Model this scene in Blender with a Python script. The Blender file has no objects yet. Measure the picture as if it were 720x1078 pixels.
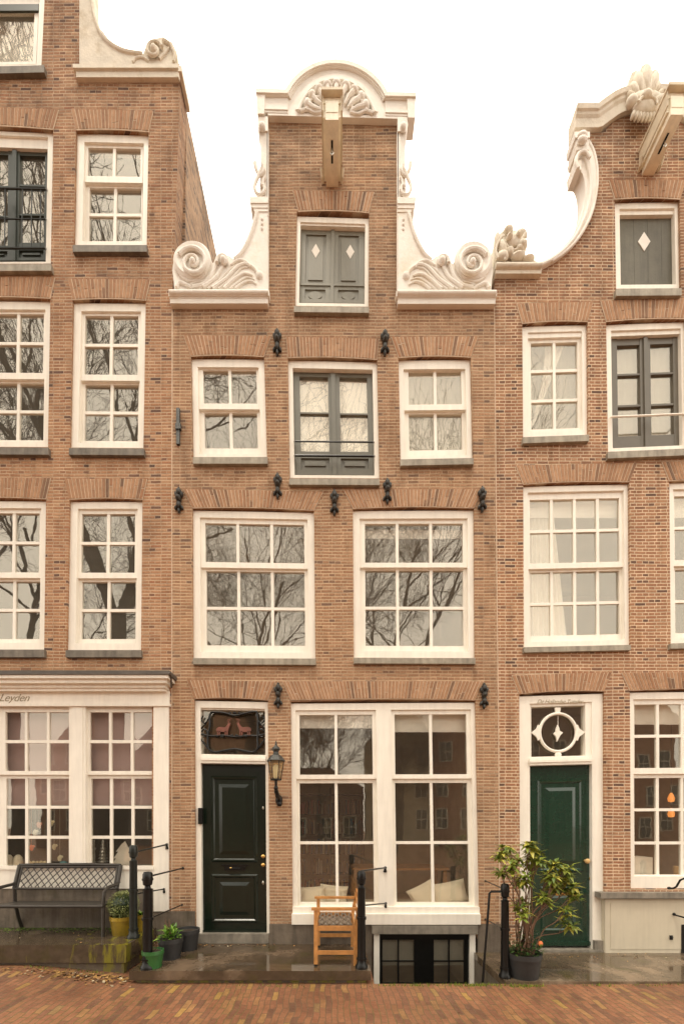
import bpy, math, random
from mathutils import Vector, Matrix
from mathutils.geometry import delaunay_2d_cdt
R = math.radians
rnd = random.Random(7)
S = bpy.context.scene
COL = S.collection

# ------------------------------------------------------------------ camera, sky, sun, exposure
D, EYE, SC, HX, HY = 5.8, 1.737, 76.0, 352.0, 868.0   # distance, eye height, px per metre on the facades, horizon point
cam = bpy.data.cameras.new('camera'); cam_o = bpy.data.objects.new('camera', cam); COL.objects.link(cam_o)
cam_o.location = (0, -D, EYE); cam_o.rotation_euler = (R(90), 0, 0)
cam.sensor_fit = 'HORIZONTAL'; cam.sensor_width = 36.0; cam.lens = 36.0 * SC * D / 720.0
cam.shift_x = 8.0 / 720.0; cam.shift_y = (HY - 539.0) / 720.0
cam.clip_start = 0.05; cam.clip_end = 1000
S.camera = cam_o
SUN_EL, SUN_AZ = 70, 205
w = bpy.data.worlds.new('World'); S.world = w; w.use_nodes = True
nt = w.node_tree; nt.nodes.clear()
wo = nt.nodes.new('ShaderNodeOutputWorld'); bg = nt.nodes.new('ShaderNodeBackground'); sky = nt.nodes.new('ShaderNodeTexSky')
sky.sky_type = 'NISHITA'; sky.sun_disc = False; sky.sun_elevation = R(SUN_EL); sky.sun_rotation = R(SUN_AZ)
sky.dust_density = 4.0; sky.air_density = 1.0
mx = nt.nodes.new('ShaderNodeMix'); mx.data_type = 'RGBA'; mx.inputs[0].default_value = 0.93     # a closed, warm cloud cover over the blue
nz = nt.nodes.new('ShaderNodeTexNoise'); nz.inputs['Scale'].default_value = 2.2; nz.inputs['Detail'].default_value = 6
cr = nt.nodes.new('ShaderNodeValToRGB'); cr.color_ramp.elements[0].position = .3; cr.color_ramp.elements[1].position = .75
cr.color_ramp.elements[0].color = (.86, .79, .69, 1); cr.color_ramp.elements[1].color = (1.0, .915, .79, 1)
vm = nt.nodes.new('ShaderNodeVectorMath'); vm.operation = 'SCALE'; vm.inputs['Scale'].default_value = 26.0
tc = nt.nodes.new('ShaderNodeTexCoord')
nt.links.new(tc.outputs['Generated'], nz.inputs['Vector']); nt.links.new(nz.outputs['Fac'], cr.inputs[0])
nt.links.new(cr.outputs[0], vm.inputs[0]); nt.links.new(sky.outputs[0], mx.inputs['A']); nt.links.new(vm.outputs[0], mx.inputs['B'])
nt.links.new(mx.outputs['Result'], bg.inputs[0]); bg.inputs[1].default_value = 0.1
nt.links.new(bg.outputs[0], wo.inputs[0])
sl = bpy.data.lights.new('sun', 'SUN'); sl.energy = 1.5; sl.angle = R(14); sl.color = (1.0, .90, .74)
so = bpy.data.objects.new('sun', sl); COL.objects.link(so)
az = R(SUN_AZ)   # direction towards the sun: front left of the facades
sd = Vector((-0.42, -0.80, 0)).normalized() * math.cos(R(SUN_EL)) + Vector((0, 0, math.sin(R(SUN_EL))))
so.rotation_euler = sd.to_track_quat('Z', 'Y').to_euler()
sky.sun_rotation = math.atan2(sd.x, sd.y)
S.view_settings.view_transform = 'Standard'; S.view_settings.look = 'None'
S.view_settings.exposure = 0.12; S.view_settings.gamma = 1.0; S.view_settings.use_curve_mapping = False
S.render.engine = 'CYCLES'
S.cycles.max_bounces = 8; S.cycles.transparent_max_bounces = 12; S.cycles.glossy_bounces = 4

# ------------------------------------------------------------------ helpers
def PX(x, y, Y=0.0):
    """photo measurement -> world X, Z on the vertical plane at depth Y"""
    s = SC * D / (D + Y)
    return (x - HX) / s, EYE - (y - HY) / s
def P3(x, y, Y=0.0):
    a, b = PX(x, y, Y); return Vector((a, Y, b))
def floor_y(y, z):
    """depth Y of the point of the horizontal plane z seen at row y"""
    s = (y - HY) / (EYE - z); return SC * D / s - D

class MB:
    def __init__(self): self.v = []; self.f = []; self.a = []
    def add(self, vs, fs, tone=0.5):
        o = len(self.v); self.v += [tuple(p) for p in vs]
        for f in fs: self.f.append(tuple(i + o for i in f)); self.a.append(tone)
    def box(self, x0, x1, y0, y1, z0, z1, tone=.5):
        v = [(x, y, z) for x in (x0, x1) for y in (y0, y1) for z in (z0, z1)]
        self.add(v, [(0, 1, 3, 2), (4, 6, 7, 5), (0, 4, 5, 1), (2, 3, 7, 6), (0, 2, 6, 4), (1, 5, 7, 3)], tone)
    def prism(self, pts, yf, yb, tone=.5):
        """pts: (X,Z) outline, extruded straight from yf to yb"""
        n = len(pts); v = [(p[0], yf, p[1]) for p in pts] + [(p[0], yb, p[1]) for p in pts]
        _, _, tris = cdt([pts])
        fs = [tuple(t) for t in tris] + [tuple(i + n for i in reversed(t)) for t in tris]
        fs += [(i, (i + 1) % n, (i + 1) % n + n, i + n) for i in range(n)]
        self.add(v, fs, tone)
    def pbox(self, x0, y0, x1, y1, yf, yb, wp=None, tone=.5):
        """box whose front face at depth yf covers the given photo rectangle"""
        c = [(x0, y1), (x1, y1), (x1, y0), (x0, y0)]
        if wp: c = [wp(*q) for q in c]
        c = [PX(q[0], q[1], yf) for q in c]
        v = [(p[0], yf, p[1]) for p in c] + [(p[0], yb, p[1]) for p in c]
        self.add(v, [(0, 1, 2, 3), (7, 6, 5, 4), (0, 4, 5, 1), (1, 5, 6, 2), (2, 6, 7, 3), (3, 7, 4, 0)], tone)
    def ppoly(self, pts, yf, yb, tone=.5): self.prism([PX(p[0], p[1], yf) for p in pts], yf, yb, tone)
    def tube(self, pts, r, n=8, cap=True, flat=1.0):
        pts = [Vector(p) for p in pts]; m = len(pts)
        if not hasattr(r, '__len__'): r = [r] * m
        rings = []; up = None
        for i, p in enumerate(pts):
            t = (pts[min(i + 1, m - 1)] - pts[max(i - 1, 0)])
            t = t.normalized() if t.length > 1e-9 else Vector((0, 0, 1))
            if up is None:
                up = Vector((0, -1, 0)) if abs(t.y) < .9 else Vector((0, 0, 1))
            u = (up - t * up.dot(t))
            if u.length < 1e-4: u = t.orthogonal()
            u.normalize(); up = u; s = t.cross(u)
            rings.append([p + (u * math.cos(a) * flat + s * math.sin(a)) * r[i] for a in [2 * math.pi * k / n for k in range(n)]])
        v = [q for g in rings for q in g]
        fs = [(i * n + k, i * n + (k + 1) % n, (i + 1) * n + (k + 1) % n, (i + 1) * n + k) for i in range(m - 1) for k in range(n)]
        if cap: fs += [tuple(range(n))[::-1], tuple((m - 1) * n + k for k in range(n))]
        self.add(v, fs)
    def lathe(self, c, prof, n=20, axis='z'):
        v = []
        for r, h in prof:
            for k in range(n):
                a = 2 * math.pi * k / n
                if axis == 'z': v.append((c[0] + r * math.cos(a), c[1] + r * math.sin(a), c[2] + h))
                else: v.append((c[0] + r * math.cos(a), c[1] + h, c[2] + r * math.sin(a)))
        m = len(prof)
        fs = [(i * n + k, i * n + (k + 1) % n, (i + 1) * n + (k + 1) % n, (i + 1) * n + k) for i in range(m - 1) for k in range(n)]
        fs += [tuple(range(n))[::-1], tuple((m - 1) * n + k for k in range(n))]
        self.add(v, fs)
    def ball(self, c, rx, ry, rz, n=10, rot=0.0, wob=0.0):
        v = []; m = n // 2 + 1; cr, sr = math.cos(rot), math.sin(rot)
        for i in range(m + 1):
            th = math.pi * i / m
            for k in range(n):
                a = 2 * math.pi * k / n; q = 1 + rnd.uniform(-wob, wob)
                x, y, z = rx * math.sin(th) * math.cos(a) * q, ry * math.sin(th) * math.sin(a) * q, rz * math.cos(th) * q
                v.append((c[0] + x * cr - z * sr, c[1] + y, c[2] + x * sr + z * cr))
        fs = [(i * n + k, (i + 1) * n + k, (i + 1) * n + (k + 1) % n, i * n + (k + 1) % n) for i in range(m) for k in range(n)]
        self.add(v, fs)
    def sweep(self, path, prof, closed=False):
        """path of (X,Z); prof of (offset along the left normal, Y)"""
        m = len(path); P = [Vector(p) for p in path]; v = []
        for i in range(m):
            a = (P[i] - P[i - 1]).normalized() if (i > 0 or closed) else None
            b = (P[(i + 1) % m] - P[i]).normalized() if (i < m - 1 or closed) else None
            a = a or b; b = b or a
            na, nb = Vector((-a.y, a.x)), Vector((-b.y, b.x)); h = (na + nb)
            h = h / max(h.dot(na), .35) if h.length > 1e-6 else na
            for off, Y in prof: v.append((P[i].x + h.x * off, Y, P[i].y + h.y * off))
        k = len(prof); fs = []
        for i in range(m if closed else m - 1):
            j = (i + 1) % m
            for q in range(k): fs.append((i * k + q, i * k + (q + 1) % k, j * k + (q + 1) % k, j * k + q))
        if not closed: fs += [tuple(range(k))[::-1], tuple((m - 1) * k + q for q in range(k))]
        self.add(v, fs)
    def build(self, name, mat, parent=None, smooth=False, origin=None, tone=False, label=None):
        me = bpy.data.meshes.new(name)
        root = parent
        while root is not None and root.parent is not None: root = root.parent
        o0 = Vector(root.location) if root else Vector(origin or (0, 0, 0))
        me.from_pydata([tuple(Vector(p) - o0) for p in self.v], [], self.f)
        me.validate()
        import bmesh
        bm = bmesh.new(); bm.from_mesh(me)
        if not tone and len(self.f) < 60000: bmesh.ops.recalc_face_normals(bm, faces=bm.faces)
        bm.to_mesh(me); bm.free()
        if tone and len(me.polygons) == len(self.a):
            at = me.attributes.new('tone', 'FLOAT', 'FACE'); at.data.foreach_set('value', self.a)
        if mat: me.materials.append(mat)
        if smooth:
            me.shade_smooth()
            try: me.set_sharp_from_angle(angle=R(40))
            except Exception: pass
        o = bpy.data.objects.new(name, me); COL.objects.link(o)
        if parent is not None: o.parent = parent
        else: o.location = o0
        if label: o['label'] = label
        return o

def cdt(loops):
    vs = []; es = []; 
    for lp in loops:
        o = len(vs); vs += [Vector((p[0], p[1])) for p in lp]; n = len(lp)
        es += [(o + i, o + (i + 1) % n) for i in range(n)]
    rv, re, rf, ov, oe, of = delaunay_2d_cdt(vs, es, [], 0, 1e-6)
    mp = {}
    for i, src in enumerate(ov):
        for s in src: mp[i] = min(mp.get(i, s), s)
    def inside(p, lp):
        c = False; n = len(lp); j = n - 1
        for i in range(n):
            xi, yi = lp[i][0], lp[i][1]; xj, yj = lp[j][0], lp[j][1]
            if (yi > p[1]) != (yj > p[1]) and p[0] < (xj - xi) * (p[1] - yi) / (yj - yi) + xi: c = not c
            j = i
        return c
    out = []
    for f in rf:
        c = sum((rv[i] for i in f), Vector((0, 0))) / len(f)
        if inside(c, loops[0]) and not any(inside(c, h) for h in loops[1:]):
            if all(i in mp for i in f): out.append([mp[i] for i in f])
    return vs, es, out

def wall_mesh(mb, outer, holes, yf, yb):
    loops = [outer] + holes
    vs, es, tris = cdt(loops); n = len(vs)
    v = [(p[0], yf, p[1]) for p in vs] + [(p[0], yb, p[1]) for p in vs]
    fs = [tuple(t) for t in tris] + [tuple(i + n for i in reversed(t)) for t in tris] + [(a, b, b + n, a + n) for a, b in es]
    mb.add(v, fs)

def tag(o, label=None, cat=None, group=None, kind=None):
    if label: o['label'] = label
    if cat: o['category'] = cat
    if group: o['group'] = group
    if kind: o['kind'] = kind
    return o
def empty(name, loc, label=None, cat=None, group=None):
    o = bpy.data.objects.new(name, None); COL.objects.link(o); o.location = loc; o.empty_display_size = .2
    return tag(o, label, cat, group)

# ------------------------------------------------------------------ materials
def new_mat(name):
    m = bpy.data.materials.new(name); m.use_nodes = True
    return m, m.node_tree, m.node_tree.nodes['Principled BSDF']
def N(nt, t, **kw):
    n = nt.nodes.new(t)
    for k, v in kw.items(): setattr(n, k, v)
    return n
def ramp(nt, stops):
    r = N(nt, 'ShaderNodeValToRGB'); e = r.color_ramp.elements
    while len(e) < len(stops): e.new(.5)
    for i, (p, c) in enumerate(stops): e[i].position = p; e[i].color = (c[0], c[1], c[2], 1)
    return r
def mul(nt, a, b, fac=1.0, mode='MULTIPLY'):
    m = N(nt, 'ShaderNodeMix', data_type='RGBA', blend_type=mode); m.inputs[0].default_value = fac
    nt.links.new(a, m.inputs['A']); nt.links.new(b, m.inputs['B']); return m.outputs['Result']
def noise(nt, scale, detail=4, vec=None, rough=.6, sc3=None):
    t = N(nt, 'ShaderNodeTexNoise'); t.inputs['Scale'].default_value = scale; t.inputs['Detail'].default_value = detail; t.inputs['Roughness'].default_value = rough
    if vec is None: vec = N(nt, 'ShaderNodeTexCoord').outputs['Object']
    if sc3:
        mp = N(nt, 'ShaderNodeMapping'); mp.inputs['Scale'].default_value = sc3; nt.links.new(vec, mp.inputs[0]); vec = mp.outputs[0]
    nt.links.new(vec, t.inputs['Vector']); return t.outputs['Fac']
def mat(name, col, rough=.5, metal=0, var=.12, nscale=6, bump=.05, spec=.5, streak=0, dirt=None, coat=0, bscale=None):
    m, nt, b = new_mat(name)
    r = ramp(nt, [(.3, [c * (1 - var) for c in col]), (.7, [min(1, c * (1 + var * .6)) for c in col])])
    nt.links.new(noise(nt, nscale), r.inputs[0]); out = r.outputs[0]
    if streak:
        s = ramp(nt, [(.35, (1 - streak,) * 3), (.6, (1, 1, 1))]); nt.links.new(noise(nt, 5, 5, sc3=(3, 3, .35)), s.inputs[0]); out = mul(nt, out, s.outputs[0])
    if dirt:
        s = ramp(nt, [(.52, (1, 1, 1)), (.7, dirt)]); nt.links.new(noise(nt, 2.3, 8, rough=.7), s.inputs[0]); out = mul(nt, out, s.outputs[0])
    nt.links.new(out, b.inputs['Base Color'])
    b.inputs['Roughness'].default_value = rough; b.inputs['Metallic'].default_value = metal; b.inputs['Specular IOR Level'].default_value = spec
    b.inputs['Coat Weight'].default_value = coat
    if bump:
        bp = N(nt, 'ShaderNodeBump'); bp.inputs['Strength'].default_value = bump; bp.inputs['Distance'].default_value = .02
        nt.links.new(noise(nt, bscale or nscale * 5, 6), bp.inputs['Height']); nt.links.new(bp.outputs[0], b.inputs['Normal'])
    return m
def brick_mat(name, tones, mortar, bw=.150, rh=.0447, ms=.0042, soot=.5, off=0.0, mortar_w=1.0):
    m, nt, b = new_mat(name)
    tc = N(nt, 'ShaderNodeTexCoord'); sp = N(nt, 'ShaderNodeSeparateXYZ'); nt.links.new(tc.outputs['Object'], sp.inputs[0])
    ad = N(nt, 'ShaderNodeMath', operation='ADD'); nt.links.new(sp.outputs[0], ad.inputs[0]); nt.links.new(sp.outputs[1], ad.inputs[1])
    cb = N(nt, 'ShaderNodeCombineXYZ'); nt.links.new(ad.outputs[0], cb.inputs[0]); nt.links.new(sp.outputs[2], cb.inputs[1])
    # courses wander a little, as hand-laid ones do
    wn = N(nt, 'ShaderNodeTexNoise'); wn.inputs['Scale'].default_value = 1.3; wn.inputs['Detail'].default_value = 3; nt.links.new(tc.outputs['Object'], wn.inputs['Vector'])
    wa = N(nt, 'ShaderNodeVectorMath', operation='MULTIPLY_ADD'); wa.inputs[1].default_value = (.03, .035, 0); nt.links.new(wn.outputs['Color'], wa.inputs[0]); nt.links.new(cb.outputs[0], wa.inputs[2])
    w2 = N(nt, 'ShaderNodeTexNoise'); w2.inputs['Scale'].default_value = 26; w2.inputs['Detail'].default_value = 2; nt.links.new(tc.outputs['Object'], w2.inputs['Vector'])
    wb = N(nt, 'ShaderNodeVectorMath', operation='MULTIPLY_ADD'); wb.inputs[1].default_value = (.008, .0045, 0); nt.links.new(w2.outputs['Color'], wb.inputs[0]); nt.links.new(wa.outputs[0], wb.inputs[2])
    br = N(nt, 'ShaderNodeTexBrick'); br.offset = .5; br.squash = .55; br.squash_frequency = 2
    nt.links.new(wb.outputs[0], br.inputs['Vector'])
    br.inputs['Color1'].default_value = (0, 0, 0, 1); br.inputs['Color2'].default_value = (1, 1, 1, 1); br.inputs['Mortar'].default_value = (.5, .5, .5, 1)
    br.inputs['Scale'].default_value = 1; br.inputs['Mortar Size'].default_value = ms; br.inputs['Mortar Smooth'].default_value = .35
    br.inputs['Brick Width'].default_value = bw; br.inputs['Row Height'].default_value = rh
    sy = N(nt, 'ShaderNodeSeparateXYZ'); nt.links.new(wb.outputs[0], sy.inputs[0])
    dv = N(nt, 'ShaderNodeMath', operation='DIVIDE'); nt.links.new(sy.outputs[1], dv.inputs[0]); dv.inputs[1].default_value = rh
    fr = N(nt, 'ShaderNodeMath', operation='PINGPONG'); nt.links.new(dv.outputs[0], fr.inputs[0]); fr.inputs[1].default_value = .5
    bm_ = N(nt, 'ShaderNodeMapRange'); nt.links.new(fr.outputs[0], bm_.inputs[0]); bm_.inputs['From Min'].default_value = .09; bm_.inputs['From Max'].default_value = .17; bm_.inputs['To Min'].default_value = 1; bm_.inputs['To Max'].default_value = 0
    mk = N(nt, 'ShaderNodeMath', operation='MAXIMUM'); nt.links.new(br.outputs['Fac'], mk.inputs[0]); nt.links.new(bm_.outputs[0], mk.inputs[1])
    r = ramp(nt, tones); nt.links.new(br.outputs['Color'], r.inputs[0])
    g = ramp(nt, [(.3, (.80, .78, .76)), (.7, (1.12, 1.1, 1.08))]); nt.links.new(noise(nt, 38, 3), g.inputs[0]); out = mul(nt, r.outputs[0], g.outputs[0])
    mc = ramp(nt, [(.3, [c * .55 for c in mortar]), (.62, mortar)]); nt.links.new(noise(nt, 3.5, 7, rough=.7), mc.inputs[0])
    mxx = N(nt, 'ShaderNodeMix', data_type='RGBA'); nt.links.new(mk.outputs[0], mxx.inputs[0]); nt.links.new(out, mxx.inputs['A']); nt.links.new(mc.outputs[0], mxx.inputs['B'])
    out = mxx.outputs['Result']
    # broad patches: repairs, damp, washed areas
    p = ramp(nt, [(.28, (.66, .66, .66)), (.46, (1, 1, 1)), (.60, (1.05, 1.03, 1.0)), (.74, (1.22, 1.14, 1.02))]); nt.links.new(noise(nt, .8, 9, rough=.66), p.inputs[0]); out = mul(nt, out, p.outputs[0])
    st = ramp(nt, [(.34, (.62, .58, .54)), (.46, (1, 1, 1)), (.70, (1, 1, 1)), (.80, (1.16, 1.10, 1.0))]); nt.links.new(noise(nt, 1.7, 7, rough=.6, sc3=(2.4, 1, .38)), st.inputs[0]); out = mul(nt, out, st.outputs[0], .7)
    # soot: grows up the gable, broken up by noise
    mr = N(nt, 'ShaderNodeMapRange'); mr.inputs['From Min'].default_value = 5.5; mr.inputs['From Max'].default_value = 11.0
    nt.links.new(sp.outputs[2], mr.inputs[0])
    sn = ramp(nt, [(.40, (0, 0, 0)), (.66, (1, 1, 1))]); nt.links.new(noise(nt, 2.2, 8, rough=.72, sc3=(1, 1, 2.2)), sn.inputs[0])
    mm = N(nt, 'ShaderNodeMath', operation='MULTIPLY'); nt.links.new(mr.outputs[0], mm.inputs[0]); nt.links.new(sn.outputs[0], mm.inputs[1])
    m3 = N(nt, 'ShaderNodeMath', operation='MULTIPLY'); nt.links.new(mm.outputs[0], m3.inputs[0]); m3.inputs[1].default_value = soot
    so_ = N(nt, 'ShaderNodeMix', data_type='RGBA', blend_type='MULTIPLY'); nt.links.new(m3.outputs[0], so_.inputs[0]); nt.links.new(out, so_.inputs['A']); so_.inputs['B'].default_value = (.42, .42, .43, 1)
    out = so_.outputs['Result']
    nt.links.new(out, b.inputs['Base Color']); b.inputs['Roughness'].default_value = .85; b.inputs['Specular IOR Level'].default_value = .25
    bp = N(nt, 'ShaderNodeBump', invert=True); bp.inputs['Strength'].default_value = .55; bp.inputs['Distance'].default_value = .008
    hh = N(nt, 'ShaderNodeMath', operation='ADD'); nt.links.new(mk.outputs[0], hh.inputs[0])
    hn = N(nt, 'ShaderNodeMath', operation='MULTIPLY'); nt.links.new(noise(nt, 60, 4), hn.inputs[0]); hn.inputs[1].default_value = .6; nt.links.new(hn.outputs[0], hh.inputs[1])
    nt.links.new(hh.outputs[0], bp.inputs['Height']); nt.links.new(bp.outputs[0], b.inputs['Normal'])
    return m
def tone_mat(name, stops, rough=.85, bump=.3):
    m, nt, b = new_mat(name)
    a = N(nt, 'ShaderNodeAttribute', attribute_name='tone'); r = ramp(nt, stops); nt.links.new(a.outputs['Fac'], r.inputs[0])
    g = ramp(nt, [(.3, (.78, .77, .76)), (.7, (1.1, 1.08, 1.06))]); nt.links.new(noise(nt, 18, 6), g.inputs[0])
    nt.links.new(mul(nt, r.outputs[0], g.outputs[0]), b.inputs['Base Color']); b.inputs['Roughness'].default_value = rough; b.inputs['Specular IOR Level'].default_value = .25
    bp = N(nt, 'ShaderNodeBump'); bp.inputs['Strength'].default_value = bump; bp.inputs['Distance'].default_value = .01
    nt.links.new(noise(nt, 50, 5), bp.inputs['Height']); nt.links.new(bp.outputs[0], b.inputs['Normal'])
    return m
def glass_mat(name, base=.14, tint=(.965, .965, .95), wave=.035, light_veil=.045):
    m, nt, b = new_mat(name); nt.nodes.remove(b); out = nt.nodes['Material Output']
    tr = N(nt, 'ShaderNodeBsdfTransparent'); tr.inputs[0].default_value = (*tint, 1)
    gl = N(nt, 'ShaderNodeBsdfGlossy'); gl.inputs['Roughness'].default_value = .012; gl.inputs[0].default_value = (1, .94, .83, 1)
    fr = N(nt, 'ShaderNodeFresnel'); gg = N(nt, 'ShaderNodeNewGeometry'); io = N(nt, 'ShaderNodeMath', operation='MULTIPLY_ADD'); nt.links.new(gg.outputs['Backfacing'], io.inputs[0]); io.inputs[1].default_value = -.8333; io.inputs[2].default_value = 1.5; nt.links.new(io.outputs[0], fr.inputs[0])   # thin pane: same air-to-glass step from both sides
    ad = N(nt, 'ShaderNodeMath', operation='ADD', use_clamp=True); nt.links.new(fr.outputs[0], ad.inputs[0]); ad.inputs[1].default_value = base
    ms = N(nt, 'ShaderNodeMixShader'); nt.links.new(ad.outputs[0], ms.inputs[0]); nt.links.new(tr.outputs[0], ms.inputs[1]); nt.links.new(gl.outputs[0], ms.inputs[2])
    bp = N(nt, 'ShaderNodeBump'); bp.inputs['Strength'].default_value = wave; bp.inputs['Distance'].default_value = .02
    nt.links.new(noise(nt, 2.6, 2), bp.inputs['Height']); nt.links.new(bp.outputs[0], gl.inputs['Normal'])
    df = N(nt, 'ShaderNodeBsdfDiffuse'); df.inputs[0].default_value = (.75, .68, .55, 1); m2 = N(nt, 'ShaderNodeMixShader'); m2.inputs[0].default_value = light_veil  # pale diffuse share put into the glass, stands in for light from the rooms
    nt.links.new(ms.outputs[0], m2.inputs[1]); nt.links.new(df.outputs[0], m2.inputs[2])
    nt.links.new(m2.outputs[0], out.inputs[0]); return m

BR_M = [(.0, (.17, .11, .08)), (.04, (.24, .145, .095)), (.12, (.32, .185, .108)), (.5, (.375, .22, .128)), (.85, (.42, .26, .16)), (1, (.32, .175, .10))]
BR_L = [(.0, (.12, .075, .06)), (.05, (.21, .115, .078)), (.12, (.34, .18, .10)), (.5, (.41, .225, .125)), (.85, (.46, .28, .165)), (1, (.35, .165, .09))]
BR_R = [(.0, (.12, .075, .058)), (.06, (.19, .105, .07)), (.14, (.31, .16, .092)), (.5, (.36, .19, .108)), (.85, (.41, .24, .14)), (1, (.31, .145, .082))]
M = {}
M['brick_mid'] = brick_mat('brick_mid', BR_M, (.60, .44, .29), soot=.85, ms=.0042)
M['brick_left'] = brick_mat('brick_left', BR_L, (.60, .44, .30), soot=.75, ms=.0045)
M['brick_right'] = brick_mat('brick_right', BR_R, (.74, .57, .40), soot=1.0, ms=.0058)
M['brick_side'] = brick_mat('brick_side', [(0, (.10, .08, .07)), (.5, (.43, .27, .165)), (1, (.52, .34, .21))], (.50, .38, .27), soot=.3)
M['arch'] = tone_mat('arch_brick', [(0, (.19, .12, .08)), (.06, (.32, .18, .105)), (.5, (.41, .235, .135)), (.85, (.46, .28, .17)), (1, (.36, .19, .105))])
M['mortar'] = mat('mortar', (.62, .48, .35), .95, var=.25, nscale=8, bump=.3)
M['white'] = mat('cream_paint', (.91, .86, .76), .38, var=.05, nscale=2.2, bump=.05, streak=.08)
M['sill_dark'] = mat('dark_sill', (.19, .165, .13), .6, var=.25, nscale=8, bump=.15, streak=.3)
M['stone'] = mat('painted_stone', (.82, .78, .71), .6, var=.05, nscale=5, bump=.2, dirt=(.90, .84, .74), bscale=18)
M['stone_old'] = mat('weathered_stone', (.74, .68, .57), .8, var=.12, nscale=6, bump=.4, dirt=(.66, .58, .45), bscale=18)
M['sill'] = mat('grey_sill', (.36, .32, .25), .6, var=.25, nscale=8, bump=.15, streak=.3)
M['greyg'] = mat('grey_green_paint', (.20, .192, .15), .45, var=.06, bump=.02, streak=.08)
M['greyd'] = mat('mid_grey_paint', (.15, .145, .115), .4, var=.07, bump=.02)
M['brownd'] = mat('taupe_paint', (.12, .105, .078), .4, var=.07, bump=.02)
M['shut'] = mat('grey_board_paint', (.125, .115, .082), .6, var=.15, bump=.1, streak=.2)
M['dgreen'] = mat('dark_green_paint', (.040, .048, .038), .3, var=.1, bump=.02)
M['blackdoor'] = mat('black_gloss_paint', (.006, .012, .007), .22, var=.2, bump=.015, coat=.1)
M['greendoor'] = mat('green_gloss_paint', (.008, .035, .020), .2, var=.15, bump=.02, coat=.4)
M['iron'] = mat('black_iron', (.007, .007, .0065), .3, metal=.0, var=.3, bump=.06, nscale=20, spec=.35)
M['irong'] = mat('green_black_iron', (.012, .015, .012), .36, var=.3, bump=.1, nscale=18, spec=.4)
M['anchor'] = mat('worn_iron', (.06, .06, .055), .3, metal=.35, var=.5, bump=.3, nscale=30)
M['brass'] = mat('brass', (.75, .48, .16), .3, metal=1, var=.1, bump=0)
M['steel'] = mat('steel', (.6, .57, .5), .3, metal=1, var=.1, bump=0)
M['curtain'] = mat('white_curtain', (.86, .82, .74), .9, var=.06, bump=0)
M['net'] = mat('net_curtain', (.34, .31, .25), .9, var=.06, nscale=2, bump=0)
M['mauve'] = mat('mauve_cloth', (.48, .34, .33), .9, var=.08, bump=0)
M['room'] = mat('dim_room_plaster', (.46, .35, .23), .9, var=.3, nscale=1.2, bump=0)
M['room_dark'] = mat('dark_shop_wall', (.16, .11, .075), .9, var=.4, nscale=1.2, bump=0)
M['pillow'] = mat('cream_cotton', (.85, .74, .55), .9, var=.06, bump=.05)
M['wood'] = mat('oiled_teak', (.50, .23, .07), .5, var=.25, nscale=14, bump=.1)
M['slat'] = mat('weathered_slats', (.16, .12, .085), .7, var=.3, nscale=14, bump=.1)
M['benchm'] = mat('bronze_black_metal', (.05, .043, .036), .38, metal=.3, var=.25, bump=.1)
M['roof'] = mat('roof_tiles', (.16, .08, .05), .8, var=.3, bump=.3)
M['cream_wall'] = mat('cream_plaster', (.60, .535, .41), .75, var=.07, nscale=2, bump=.06, streak=.07)
M['black_plastic'] = mat('black_plastic', (.028, .028, .028), .5, var=.2, bump=.03)
M['green_pot'] = mat('green_glaze', (.03, .12, .03), .35, var=.2, bump=.03)
M['yellow_pot'] = mat('yellow_glaze', (.30, .20, .02), .35, var=.45, nscale=9, bump=.08, dirt=(.35, .38, .2))
M['soil'] = mat('soil', (.04, .028, .018), .95, var=.3, bump=.5)
M['stem'] = mat('brown_stem', (.20, .115, .07), .8, var=.3, bump=.2)
M['bark'] = mat('elm_bark', (.045, .036, .028), .9, var=.4, bump=.5)
M['glass'] = glass_mat('old_window_glass', .075)
M['glass_hi'] = glass_mat('street_window_glass', .045, wave=.03, light_veil=.015)
M['glass_cellar'] = glass_mat('cellar_glass', .10, wave=.02, light_veil=.03)
M['lampglass'] = glass_mat('lantern_glass', .05, (.9, .85, .7), .03, .03)
M['lampcore'] = mat('opal_lamp', (.85, .78, .62), .5, var=.02, bump=0)
M['gilt'] = mat('faded_gilt_lettering', (.33, .26, .15), .6, var=.2, bump=0)
M['rust'] = mat('red_painted_iron', (.20, .07, .045), .5, var=.3, bump=.1)
M['orange'] = mat('terracotta_orange', (.75, .20, .06), .6, var=.1, bump=0)
def leaf_mat(name, stops, rough=.45):
    m, nt, b = new_mat(name)
    a = N(nt, 'ShaderNodeAttribute', attribute_name='tone'); r = ramp(nt, stops); nt.links.new(a.outputs['Fac'], r.inputs[0])
    nt.links.new(r.outputs[0], b.inputs['Base Color']); b.inputs['Roughness'].default_value = rough
    b.inputs['Subsurface Weight'].default_value = 0.0
    return m
M['leaf_rh'] = leaf_mat('rhododendron_leaf', [(0, (.03, .06, .012)), (.45, (.10, .16, .022)), (.8, (.24, .28, .035)), (1, (.42, .38, .06))])
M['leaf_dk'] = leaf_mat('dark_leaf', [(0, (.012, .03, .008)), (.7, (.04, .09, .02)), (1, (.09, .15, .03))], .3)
M['leaf_box'] = leaf_mat('box_leaf', [(0, (.07, .09, .02)), (.6, (.22, .25, .07)), (1, (.40, .42, .16))])
M['leaf_lt'] = leaf_mat('bright_leaf', [(0, (.05, .12, .015)), (.6, (.14, .30, .03)), (1, (.28, .42, .05))])
M['litter'] = leaf_mat('fallen_leaf', [(0, (.07, .03, .015)), (.35, (.22, .10, .035)), (.65, (.42, .24, .07)), (.85, (.10, .05, .02)), (1, (.62, .52, .34))], .7)
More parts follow.
